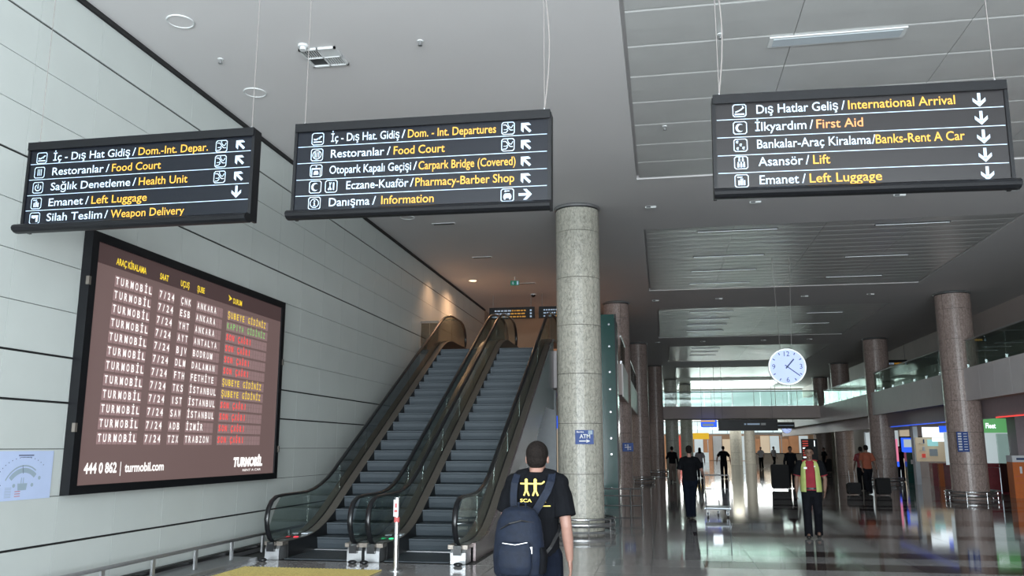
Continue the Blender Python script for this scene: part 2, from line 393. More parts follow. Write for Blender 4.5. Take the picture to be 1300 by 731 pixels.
# ceiling with recesses for the metal panel fields
fields = [(-0.35, 8.35, 7.7, 16.3), (-0.3, 8.35, 20.3, 28.7), (-0.05, 8.5, 32.7, 41.6), (0.45, 8.8, 45.3, 53.6), (1.0, 9.2, 57.9, 66.4), (1.4, 9.6, 69.6, 77.6)]
c = MB(); yprev = -8.5
XL, XR = -7.0, 13.2
for x0, x1, y0, y1 in fields:
    c.box(XL, yprev, CZ, XR, y0, CZ + 0.4); c.box(XL, y0, CZ, x0, y1, CZ + 0.4); c.box(x1, y0, CZ, XR, y1, CZ + 0.4); yprev = y1
c.box(XL, yprev, CZ, XR, 80.2, CZ + 0.4)
c.box(XL, -8.5, CZ + 0.085, XR, 80.2, CZ + 0.6)
ce = struct('ceiling', c, 'ceil')
struct('trim_2', MB().box(WX, -8.4, CZ - 0.055, WX + 0.04, 31.6, CZ - 0.002), 'gap')
def field(f, cols, nstrip, single):
    x0, x1, y0, y1 = f; w = (x1 - x0 - 0.1) / cols; d = (y1 - y0 - 0.1) / nstrip
    def strip(mb, xa, ya):
        # shallow tray with rounded long edges
        pts = [(0.003, 0.015), (0.03, 0.004), (d * 0.5, 0.0), (d - 0.03, 0.004), (d - 0.003, 0.015), (d - 0.003, 0.05), (0.003, 0.05)]
        mb.prism(pts, lambda p, q, a: (a, ya + p, CZ + 0.012 + q), xa + 0.004, xa + w - 0.004)
        return mb
    base = None
    for i in range(cols):
        if single:
            for j in range(nstrip):
                if base is None: o = obj('ceiling_panel', strip(MB(), 0, 0), 'strip', ce, local=True); base = o.data
                else: o = bpy.data.objects.new('ceiling_panel', base); COL.objects.link(o); o.parent = ce
                o.location = Vector((x0 + 0.05 + i * w, y0 + 0.05 + j * d, 0)) - WL[ce.name]
        else:
            mb = MB()
            for j in range(nstrip): strip(mb, x0 + 0.05 + i * w, y0 + 0.05 + j * d)
            obj('ceiling_panel_field', mb, 'strip', ce)
    return
field(fields[0], 4, 9, True)
field(fields[1], 4, 18, True)
field(fields[2], 4, 18, False); field(fields[3], 4, 18, False); field(fields[4], 4, 14, False); field(fields[5], 4, 14, False)

# right side: rear wall, bulkhead, gallery
struct('wall_right', MB().box(16.0, -8.5, 0, 16.3, 80, CZ), 'tan2')
struct('trim_3', MB().box(12.6, -8.5, 6.1, 13.2, 80, CZ), 'beam')
gr = struct('trim_4', MB().box(10.02, -8.4, 3.25, 16.0, 79.8, 4.22), 'tan2')     # gallery slab
k = 0; y = 14.0
while y < 79:
    if k < 60:
        obj('fascia_panel', MB().box(9.985, y + 0.006, 3.21, 10.02, y + 1.25 - 0.006, 4.28), 'band', gr)
    k += 1; y += 1.25
struct('trim_5', MB().box(10.6, -8.4, 2.65, 11.0, 79.8, 3.25), 'mauve')
t = empty('neon_strip', (10.58, 24.0, 2.62), label='red glowing strip under the shop fascia at the right edge', cat='light')
obj('tube', MB().box(10.56, 20.0, 2.62, 10.60, 29.6, 2.66), 'b_red', t)
t = empty('neon_strip', (10.58, 37.0, 2.62), label='blue glowing strip under the fascia between nearest and second right columns', cat='light')
obj('tube', MB().box(10.56, 33.0, 2.62, 10.60, 42.5, 2.65), 's_blue', t)
struct('wall_gallery_right', MB().box(15.6, -8, 4.22, 15.9, 79.8, CZ + 0.3), 'tan2')
# room behind upper right: ceiling
struct('trim_6', MB().box(13.2, -8.5, 6.4, 16.0, 80, 6.6), 'ceil')
# left gallery
slab = [(-6.66, 22.75), (-2.78, 22.75), (-2.78, 26.4), (-1.2, 26.4), (-1.2, 43.5), (-0.86, 43.5), (-0.86, 79.8), (-6.66, 79.8)]
gl = struct('trim_7', MB().prism(slab, lambda p, q, a: (p, q, a), 3.3, 4.26), 'beam')
y = 26.5
while y < 79:
    xf = -1.2 if y < 43.4 else -0.86
    obj('fascia_panel', MB().box(xf, y + 0.006, 3.25, xf + 0.035, y + 1.54 - 0.006, 4.28), 'band', gl); y += 1.545
obj('fascia_panel', MB().box(-2.95, 22.7, 3.28, -2.74, 22.75, 4.28), 'band', gl)
obj('fascia_panel', MB().box(-2.78, 22.7, 3.28, -2.74, 24.5, 4.28), 'band', gl)
obj('fascia_panel', MB().box(-2.78, 24.51, 3.28, -2.74, 26.3, 4.28), 'band', gl)
struct('wall_upper_back', MB().box(-6.68, 33.0, 4.26, -2.6, 33.2, CZ), 'tan')
struct('wall_under_landing', MB().box(-6.6, 24.0, 0, -2.98, 24.2, 3.3), 'greywall')
struct('wall_left_far', MB().box(-7.0, 31.7, 0, -6.7, 112, CZ), 'tan2')

def guard(name, x, y0, y1, z, h, label, post=1.6, axis='y', m='glassgr', group=None):
    t = empty(name, (x, (y0 + y1) / 2, z) if axis == 'y' else ((y0 + y1) / 2, x, z), label=label, cat='balustrade', group=group)
    P = (lambda a, b, zz: (x + b, a, zz)) if axis == 'y' else (lambda a, b, zz: (a, x + b, zz))
    mb = MB().tube([P(y0, 0, z + h), P(y1, 0, z + h)], 0.03, 8); obj('top_rail', mb, 'steel', t)
    n = max(1, round((y1 - y0) / post)); d = (y1 - y0) / n
    for i in range(n):
        a0, a1 = P(y0 + i * d + 0.015, -0.006, z + 0.05), P(y0 + (i + 1) * d - 0.015, 0.006, z + h - 0.03)
        obj('glass_pane', MB().box(*a0, *a1), m, t)
    for i in range(n + 1):
        a0, a1 = P(y0 + i * d - 0.02, -0.03, z), P(y0 + i * d + 0.02, 0.03, z + 0.16)
        obj('clamp', MB().box(*a0, *a1), 'chrome', t)
    return t
guard('glass_balustrade', 10.06, 14.0, 30.1, 4.25, 0.95, 'long glass balustrade on the right gallery, right of the nearest right column')
guard('glass_balustrade', 10.10, 31.6, 42.9, 4.25, 0.95, 'glass balustrade on the right gallery between the first and second right columns')
guard('glass_balustrade', 10.10, 44.3, 55.9, 4.25, 0.95, 'glass balustrade on the right gallery meeting the far footbridge')
guard('glass_balustrade', -1.24, 27.0, 30.0, 4.25, 0.95, 'glass balustrade on the left gallery behind the green glass lift shaft', m='glassdk')
guard('glass_balustrade', -1.24, 31.6, 42.7, 4.25, 0.95, 'glass balustrade on the left gallery between second and third left columns', m='glassdk')
guard('glass_balustrade', -0.90, 44.1, 55.2, 4.25, 0.95, 'glass balustrade on the left gallery beside the fourth left column', m='glassdk')
# low screen at the top of the escalators against the wall
t = empty('landing_screen', (-6.1, 22.8, 4.26), label='grey framed glass screen between tiled wall and escalator top landing', cat='screen')
obj('top_rail', MB().box(-6.66, 22.78, 5.16, -6.14, 22.84, 5.21), 'deck', t)
obj('screen_panel', MB().box(-6.65, 22.8, 4.28, -6.41, 22.82, 5.15), 'glassdk', t)
obj('screen_panel', MB().box(-6.40, 22.8, 4.28, -6.17, 22.82, 5.15), 'glassdk', t)
obj('upright', MB().box(-6.17, 22.78, 4.27, -6.14, 22.84, 5.16), 'deck', t)

# footbridge across the hall
br = struct('trim_8', MB().box(-0.82, 57.0, 3.54, 9.99, 60.0, 4.3), 'beam')
for i in range(7):
    obj('fascia_panel', MB().box(-0.82 + i * 1.544 + 0.01, 56.96, 3.56, -0.82 + (i + 1) * 1.544 - 0.01, 57.0, 4.33), 'beam', br)
guard('glass_balustrade', 57.05, -0.8, 9.9, 4.31, 0.97, 'wide glass balustrade along the footbridge crossing the hall', axis='x', post=1.9)

# far end: clerestory window, low hall, shop fronts
struct('wall_clerestory', MB().box(-7, 79.9, 4.3, 16, 80.1, 4.75).box(-7, 79.9, 6.85, 16, 80.1, CZ + 0.3), 'tan2')
wn = struct('window_1', MB().box(-6.9, 80.0, 4.73, 16, 80.06, 4.8).box(-6.9, 80.0, 6.8, 16, 80.06, 6.87), 'steel')
for i in range(13): obj('mullion', MB().box(-6.9 + i * 1.9 - 0.03, 79.98, 4.8, -6.9 + i * 1.9 + 0.03, 80.05, 6.8), 'steel', wn)
for i in range(12): obj('pane', MB().box(-6.9 + i * 1.9 + 0.03, 80.01, 4.8, -6.9 + (i + 1) * 1.9 - 0.03, 80.02, 6.8), 'glass', wn)
struct('ceiling_low_hall', MB().box(-7, 80.1, 5.0, 19.5, 112.3, 5.2), 'ceil')
struct('wall_low_left', MB().box(-7.0, 80, 0, -6.8, 112, 5.0), 'tan2')
struct('wall_low_right', MB().box(19.3, 80, 0, 19.5, 112, 5.0), 'tan2')
struct('wall_low_front', MB().box(16.0, 79.9, 0, 19.5, 80.1, 5.2), 'tan2')
wn = struct('window_2', MB().box(-6.9, 112.0, 3.3, 19.4, 112.1, 3.4).box(-6.9, 112.0, 4.9, 19.4, 112.1, 5.0), 'steel')
for i in range(14): obj('pane', MB().box(-6.8 + i * 1.87 + 0.03, 112.02, 3.4, -6.8 + (i + 1) * 1.87 - 0.03, 112.03, 4.9), 'glass', wn)
for i in range(15): obj('mullion', MB().box(-6.8 + i * 1.87 - 0.03, 112.0, 3.4, -6.8 + i * 1.87 + 0.03, 112.08, 4.9), 'steel', wn)
fw = struct('wall_far', MB().box(-7, 112.0, 0, 19.5, 112.3, 3.3), 'tan')
seq = ['s_tan', 's_cream', 's_tan', 's_pale', 's_red', 's_tan', 's_cream', 's_red', 's_tan', 's_pale', 's_tan', 'greywall', 's_cream', 's_tan', 's_pale', 's_tan', 's_cream', 's_pale', 's_tan', 's_tan', 's_pale', 'greywall']
for i, q in enumerate(seq):
    x = -6.6 + i * 1.17
    obj('shopfront_panel', MB().box(x + 0.03, 111.85, 0.05, x + 1.12, 111.99, 3.1 if i % 3 else 2.7), q, fw, label={'s_red': 'red shopfront panel', 's_tan': 'wooden shopfront panel'}.get(q))

# ---------------------------------------------------------------- columns
def column(x, y, r, m, label, ztop=CZ, group=None, arcs=4, a0=0.35, courses=None):
    t = empty('marble_column', (x, y, 0), label=label, cat='column', group=group)
    obj('core', MB().cyl(x, y, 0, ztop, r - 0.03, 32), 'gap', t, smooth=False)
    zs = courses or [0.0, 0.11, 1.15, 2.19, 3.23, 4.27, 5.31, 6.35, ztop - 0.09]
    for i in range(len(zs) - 1):
        for k in range(arcs):
            b0 = a0 + 2 * PI * k / arcs + 0.006 / r; b1 = a0 + 2 * PI * (k + 1) / arcs - 0.006 / r; n = 9
            pts = [(r * math.cos(b0 + (b1 - b0) * j / n), r * math.sin(b0 + (b1 - b0) * j / n)) for j in range(n + 1)]
            pts += [((r - 0.03) * math.cos(b0 + (b1 - b0) * j / n), (r - 0.03) * math.sin(b0 + (b1 - b0) * j / n)) for j in range(n, -1, -1)]
            obj('marble_panel', MB().prism(pts, lambda p, q, a: (x + p, y + q, a), zs[i] + 0.005, zs[i + 1] - 0.005), m, t)
    obj('top_collar', MB().ring(x, y, ztop - 0.045, r + 0.01, 0.03, 36, 6), 'steel', t)
    return t
column(-1.73, 18.15, 0.48, 'marble', 'pale veined marble column nearest the camera, right of the escalators', a0=-0.75)
column(-1.55, 30.9, 0.47, 'marble_b', 'second left marble column, partly hidden behind the green glass shaft', a0=-1.2)
column(-1.13, 43.5, 0.47, 'marble_b', 'third left marble column, brown, beside white gallery fascia')
column(-0.38, 55.9, 0.47, 'marble_b', 'fourth left marble column where the footbridge starts')
column(10.03, 30.9, 0.56, 'marble_b', 'nearest right marble column with the blue notice board on it', a0=-0.9)
column(10.42, 43.6, 0.56, 'marble_b', 'second right marble column, behind the man in orange shirt')
column(11.2, 56.3, 0.56, 'marble_b', 'third right marble column standing at the footbridge end')
column(11.96, 67.6, 0.56, 'marble_b', 'farthest brown marble column on the right, beyond the footbridge')
column(0.72, 67.6, 0.5, 'marble_p', 'pale column beyond the footbridge on the left, left one of two')
column(1.98, 73.0, 0.5, 'marble_p', 'pale column beyond the footbridge on the left, right one of two')
column(6.9, 84.5, 0.55, 'marble_p', 'round pale column in the far hall behind man in dark clothes', ztop=5.0, courses=[0, 1.2, 2.4, 3.6, 4.9])
column(8.9, 92, 0.55, 'marble_p', 'slim pale column in the far hall, right of the other one', ztop=5.0, courses=[0, 1.2, 2.4, 3.6, 4.9])
column(14.4, 78.4, 0.6, 'marble_p', 'pale column in the far hall above the flight display', ztop=CZ, courses=[0, 1.2, 2.4, 3.6, 4.8, 6.8])

def guard_ring(x, y, R, label):
    t = empty('column_guard', (x, y, 0), label=label, cat='bumper rail')
    obj('upper_rail', MB().ring(x, y, 0.26, R, 0.022, 40, 8), 'chrome', t, smooth=True)
    n = 40; pts = [(math.cos(2 * PI * i / n), math.sin(2 * PI * i / n)) for i in range(n)]
    mb = MB()
    vs = [(x + (R + dr) * a, y + (R + dr) * b, z) for dr, z in ((0.012, 0.10), (0.012, 0.19), (-0.012, 0.19), (-0.012, 0.10)) for a, b in pts]
    mb.add(vs, [(j * n + i, j * n + (i + 1) % n, ((j + 1) % 4) * n + (i + 1) % n, ((j + 1) % 4) * n + i) for j in range(4) for i in range(n)])
    obj('middle_band', mb, 'chrome', t, smooth=True)
    obj('foot_ring', MB().ring(x, y, 0.012, R, 0.012, 40, 6), 'steel', t)
    for i in range(8):
        a = 2 * PI * i / 8 + 0.3
        obj('post', MB().cyl(x + R * math.cos(a), y + R * math.sin(a), 0, 0.26, 0.014, 8), 'chrome', t)
guard_ring(-1.73, 18.15, 0.70, 'chrome bumper ring around the base of the nearest pale marble column')
guard_ring(-1.13, 43.5, 0.66, 'chrome bumper ring around the base of the third left column')
guard_ring(-0.38, 55.9, 0.66, 'chrome bumper ring around the base of the fourth left column')
guard_ring(10.03, 30.9, 0.78, 'chrome bumper ring around the base of the nearest right column')
guard_ring(10.42, 43.6, 0.78, 'chrome bumper ring around the base of the second right column')

# green glass lift shaft
t = empty('lift_shaft', (-1.9, 25.3, 0), label='tall dark green glass lift shaft with round steel fixings behind the nearest column', cat='lift')
obj('shaft_panel', MB().box(-2.6, 24.62, 0, -1.30, 24.66, 5.55), 'green', t)
obj('side_panel', MB().box(-1.33, 24.67, 0, -1.28, 26.1, 5.45), 'green', t)
obj('side_panel', MB().box(-2.6, 24.67, 0, -2.56, 26.1, 5.45), 'green', t)
obj('corner_trim', MB().box(-1.29, 24.60, 0, -1.25, 24.66, 5.55), 'skirt', t)
for zz in (5.25, 3.85, 3.35, 1.95, 1.5, 0.55, 4.6, 2.7):
    obj('fixing', MB().tube([(-1.46, 24.60, zz), (-1.46, 24.625, zz)], 0.03, 10), 'chrome', t)
t = empty('lift_barrier', (-1.0, 23.6, 0), label='low chrome tube barrier in front of the green lift shaft', cat='barrier')
for z in (0.16, 0.42, 0.60):
    obj('tube_rail', MB().tube([(-1.75, 23.9, z), (-1.7, 23.4, z), (-0.9, 23.3, z), (-0.62, 23.5, z), (-0.62, 24.3, z)], 0.02, 8), 'chrome', t)
for x, y in ((-1.7, 23.4), (-0.9, 23.3), (-0.62, 23.9), (-0.62, 24.3)):
    obj('post', MB().cyl(x, y, 0, 0.62, 0.02, 8), 'chrome', t)

# ---------------------------------------------------------------- escalators
SL = 0.204 / 0.395; YB = 13.95; YT = YB + 20 * 0.395
def nose(y): return min(max((y - YB) * SL, 0), 4.28)
def smoothstep_line(y, off, ya, yb, r=0.7):
    """flat - incline - flat line with eased corners"""
    def soft(t): # integral of ramp, eased over 2r
        if t <= -r: return 0
        if t >= r: return t
        return (t + r) ** 2 / (4 * r)
    return off + SL * (soft(y - ya) - soft(y - yb))
def z_deck(y): return smoothstep_line(y, 0.27, YB + 0.15, YB + 0.15 + 4.40 / SL)
def z_rail(y): return smoothstep_line(y, 0.955, YB + 0.4, YB + 0.4 + 4.52 / SL)
ys_all = [12.62 + i * 0.2 for i in range(63)]
def strip_profile(xa, xb, ztop, zbot, ys):
    mb = MB(); vs = []; n = len(ys)
    for y in ys: vs += [(xa, y, ztop(y)), (xb, y, ztop(y)), (xb, y, zbot(y)), (xa, y, zbot(y))]
    fs = [(4 * i + a, 4 * (i + 1) + a, 4 * (i + 1) + (a + 1) % 4, 4 * i + (a + 1) % 4) for i in range(n - 1) for a in range(4)]
    fs += [(0, 1, 2, 3), (4 * n - 1, 4 * n - 2, 4 * n - 3, 4 * n - 4)]
    return mb.add(vs, fs)
def rail_path():
    p = [(12.86, 0.22), (12.66, 0.24), (12.50, 0.33), (12.40, 0.48), (12.36, 0.62), (12.40, 0.77), (12.50, 0.88), (12.66, 0.94)]
    p += [(y, z_rail(y)) for y in [12.9 + 0.3 * i for i in range(39)]]
    z = z_rail(24.5)
    p += [(24.75, z), (25.05, z - 0.05), (25.28, z - 0.17), (25.42, z - 0.36), (25.46, z - 0.55), (25.40, z - 0.70), (25.2, z - 0.78)]
    return p
def sweep_rail(x):
    P = rail_path(); mb = MB(); vs = []; n = 10; m = len(P)
    for i, (y, z) in enumerate(P):
        a = P[max(0, i - 1)]; b = P[min(m - 1, i + 1)]; ty, tz = b[0] - a[0], b[1] - a[1]; L = math.hypot(ty, tz); ty /= L; tz /= L
        ny, nz = -tz, ty
        for k in range(n):
            c, s_ = math.cos(2 * PI * k / n), math.sin(2 * PI * k / n)
            vs.append((x + 0.042 * c, y + ny * 0.024 * s_, z + nz * 0.024 * s_))
    fs = [(i * n + k, i * n + (k + 1) % n, (i + 1) * n + (k + 1) % n, (i + 1) * n + k) for i in range(m - 1) for k in range(n)]
    fs += [tuple(range(n)), tuple(range((m - 1) * n, m * n))[::-1]]
    return mb.add(vs, fs)
def escalator(xl, xr, label, led, side):
    t = empty('escalator', ((xl + xr) / 2, 12.6, 0), label=label, cat='escalator')
    xa, xb = xl + 0.16, xr - 0.16
    base = None
    for i in range(21):
        y = YB + i * 0.395; z = (i + 1) * 0.204
        if base is None:
            pts = [(0.0, 0.0), (0.0, -0.02), (0.012, -0.03), (0.018, -0.10), (0.035, -0.18), (0.06, -0.204), (0.12, -0.204), (0.39, -0.03), (0.39, 0.0)]
            mb = MB().prism(pts, lambda p, q, a: (a, p, q), xa - t.location.x, xb - t.location.x)
            mb.box(xa - t.location.x, -0.004, -0.012, xb - t.location.x, 0.03, 0.003)
            o = obj('step', mb, 'step', t, local=True); base = o.data
        else: o = bpy.data.objects.new('step', base); COL.objects.link(o); o.parent = t
        o.location = Vector((t.location.x, y, z)) - Vector(t.location)
    obj('landing_plate', MB().box(xa, 12.7, 0.0, xb, YB - 0.1, 0.012), 'step', t)
    obj('comb_plate', MB().box(xa, YB - 0.1, 0.0, xb, YB + 0.0, 0.022), 'steel', t)
    obj('upper_plate', MB().box(xa, YT + 0.37, 4.2, xb, 25.2, 4.285), 'step', t)
    for k, x in ((0, xl), (1, xr)):
        s_ = 1 if k == 0 else -1       # towards the steps
        out = x - s_ * 0.139; inn = x + s_ * 0.16
        obj('handrail', sweep_rail(x), 'rubber', t, smooth=True)
        obj('outer_deck', strip_profile(min(out, x - s_ * 0.012), max(out, x - s_ * 0.012), z_deck, lambda y: z_deck(y) - 0.06, ys_all), 'deck', t)
        obj('inner_deck', strip_profile(min(inn, x + s_ * 0.012), max(inn, x + s_ * 0.012), z_deck, lambda y: z_deck(y) - 0.06, ys_all), 'deck', t)
        obj('glass_slot', strip_profile(x - 0.012, x + 0.012, lambda y: z_deck(y) + 0.012, lambda y: z_deck(y) - 0.05, ys_all), 'rubber', t)
        ysk = [y for y in ys_all if y > 12.8]
        obj('skirt', strip_profile(inn - 0.004, inn + 0.004, lambda y: z_deck(y) - 0.01, lambda y: max(0.0, nose(y) - 0.28) if y < 22 else 4.1, ysk), 'skirt', t)
        # glass panels under the handrail
        cuts = [12.47, 13.9, 15.3, 16.7, 18.1, 19.5, 20.9, 22.3, 23.7, 25.3]
        def zt(y):
            if y < 12.9: return z_rail(12.9) - 0.02 - 0.55 * (1 - min(1, (y - 12.42) / 0.48)) ** 2
            if y > 24.8: return z_rail(24.8) - 0.02 - 0.5 * min(1, (y - 24.8) / 0.55) ** 2
            return z_rail(y) - 0.02
        for a, b in zip(cuts[:-1], cuts[1:]):
            ys = [a + 0.006 + (b - a - 0.012) * i / 8 for i in range(9)]
            obj('glass_panel', strip_profile(x - 0.006, x + 0.006, zt, lambda y: z_deck(max(y, 12.6)) - 0.03, ys), side if (k == 0 and a > 14) else 'glass', t)
        bx = MB().prism([(12.60, 0.0), (12.60, 0.16), (12.66, 0.24), (12.80, 0.275), (12.98, 0.275), (12.98, 0.0)], lambda p, q, a: (a, p, q), x - 0.115, x + 0.115)
        nb = obj('newel_box', bx, 'steel', t)
        obj('handrail_inlet', MB().box(x - 0.06, 12.53, 0.13, x + 0.06, 12.66, 0.27), 'rubber', nb)
        obj('floor_stop', MB().ell((x - s_ * 0.05, 12.40, 0.025), (0.07, 0.06, 0.03), 12, 8), 'rubber', t, smooth=True)
        # inner side of newel base
    xi = xl + 0.1
    obj('indicator_lamp', MB().ell((xl + 0.07, 13.3, z_deck(13.3) + 0.004), (0.04, 0.06, 0.01), 12, 6), led, t)
    obj('warning_plate', MB().box(xl + 0.03, 13.6, z_deck(13.7) - 0.002, xl + 0.14, 13.95, z_deck(13.8) + 0.006), 'lampoff', t)
    return t
e1 = escalator(-5.98, -4.65, 'left escalator against the tiled wall with red lamp at its foot', 'ledred', 'glassdk')
e2 = escalator(-4.37, -3.04, 'right escalator beside the nearest column with green lamp at its foot', 'ledgreen', 'glass')
# outer side cladding of the right escalator, in panels, and the truss under both
def zbotc(y): return max(0.0, SL * (y - YB) - 0.95) if y < 21.0 else SL * (21.0 - YB) - 0.95
cc = [12.99, 14.6, 16.1, 17.6, 19.1, 20.6, 22.0, 22.68]
for a, b in zip(cc[:-1], cc[1:]):
    ys = [a + 0.004 + (b - a - 0.008) * i / 6 for i in range(7)]
    obj('side_cladding', strip_profile(-2.90, -2.86, lambda y: z_deck(y) - 0.005, zbotc, ys), 'clad', e2)
obj('truss', strip_profile(-5.98, -3.2, lambda y: max(0.0, SL * (y - YB) - 0.35), lambda y: max(-0.005, SL * (y - YB) - 0.93), [14.7 + i * 0.5 for i in range(15)]), 'skirt', e2)
for a, b in zip(cc[:-1], cc[1:]):
    ys = [a + 0.004 + (b - a - 0.008) * i / 6 for i in range(7)]
    obj('side_cladding', strip_profile(-6.13, -6.10, lambda y: z_deck(y) - 0.005, zbotc, ys), 'clad', e1)

# bollard by the escalators
t = empty('bollard', (-3.74, 11.80, 0), label='slim steel bollard with red band and printed label before the escalators', cat='bollard')
obj('foot_plate', MB().cyl(-3.74, 11.8, 0, 0.012, 0.09, 24), 'steel', t)
obj('post', MB().cyl(-3.74, 11.8, 0.012, 0.985, 0.038, 24), 'chrome', t, smooth=False)
obj('cap', MB().cyl(-3.74, 11.8, 0.985, 1.0, 0.042, 24), 'steel', t)
obj('red_band', MB().cyl(-3.74, 11.8, 0.66, 0.73, 0.0400, 24), 'inkred', t)
obj('label_plate', MB().box(-3.778, 11.752, 0.74, -3.706, 11.758, 0.97), 'tag', t)
obj('label_print', MB().box(-3.765, 11.749, 0.80, -3.72, 11.752, 0.83).box(-3.755, 11.749, 0.86, -3.73, 11.752, 0.92), 'inkred', t)
# tactile paving
t = empty('tactile_paving', (-4.9, 11.3, 0), label='yellow studded tactile strip on the floor before the escalators', cat='tactile paving')
obj('pad', MB().box(-6.0, 10.75, 0.0, -3.95, 11.78, 0.008), 'yellow', t)
mb = MB()
for i in range(40):
    for j in range(20): mb.cyl(-5.97 + i * 0.052, 10.78 + j * 0.051, 0.008, 0.018, 0.016, 6)
obj('studs', mb, 'yellow', t, kind='stuff')

# bumper rail along left wall
t = empty('bumper_rail', (-6.42, 10.5, 0), label='low grey steel bumper rail on short posts along the tiled wall', cat='bumper rail')
obj('top_rail', MB().tube([(-6.38, 4, 0.33), (-6.38, 16.5, 0.33)], 0.024, 12), 'steel', t, smooth=True)
obj('lower_rail', MB().tube([(-6.46, 4, 0.14), (-6.46, 16.5, 0.14)], 0.03, 8), 'skirt', t)
y = 4.1
while y < 16.4:
    obj('post', MB().box(-6.40, y - 0.03, 0.05, -6.37, y + 0.03, 0.32), 'steel', t); y += 1.0

# ---------------------------------------------------------------- hanging signs
def rsq(mb, u, v, s, F, th=0.006, w=0.007):
    a = s / 2
    def ring(k): return [(u + x * (a - k), v + z * (a - k)) for x, z in ((-1, -.75), (-.75, -1), (.75, -1), (1, -.75), (1, .75), (.75, 1), (-.75, 1), (-1, .75))]
    o, i = ring(0), ring(w)
    vs = [F(p, q, th) for p, q in o + i]
    mb.add(vs, [(k, (k + 1) % 8, 8 + (k + 1) % 8, 8 + k) for k in range(8)])
def poly(mb, pts, F, th=0.006): mb.add([F(p, q, th) for p, q in pts], [tuple(range(len(pts)))])
def disc(mb, u, v, r, F, n=16, th=0.006, sx=1): poly(mb, [(u + sx * r * math.cos(2 * PI * k / n), v + r * math.sin(2 * PI * k / n)) for k in range(n)], F, th)
def stroke(mb, pts, w, F, th=0.006):
    for (a, b), (c, d) in zip(pts[:-1], pts[1:]):
        L = math.hypot(c - a, d - b) or 1; nx, ny = -(d - b) / L * w / 2, (c - a) / L * w / 2
        poly(mb, [(a + nx, b + ny), (a - nx, b - ny), (c - nx, d - ny), (c + nx, d + ny)], F, th)
def annulus(mb, u, v, r0, r1, F, n=20, a0=0, a1=2 * PI):
    for k in range(n):
        a, b = a0 + (a1 - a0) * k / n, a0 + (a1 - a0) * (k + 1) / n
        poly(mb, [(u + r0 * math.cos(a), v + r0 * math.sin(a)), (u + r1 * math.cos(a), v + r1 * math.sin(a)), (u + r1 * math.cos(b), v + r1 * math.sin(b)), (u + r0 * math.cos(b), v + r0 * math.sin(b))], F)
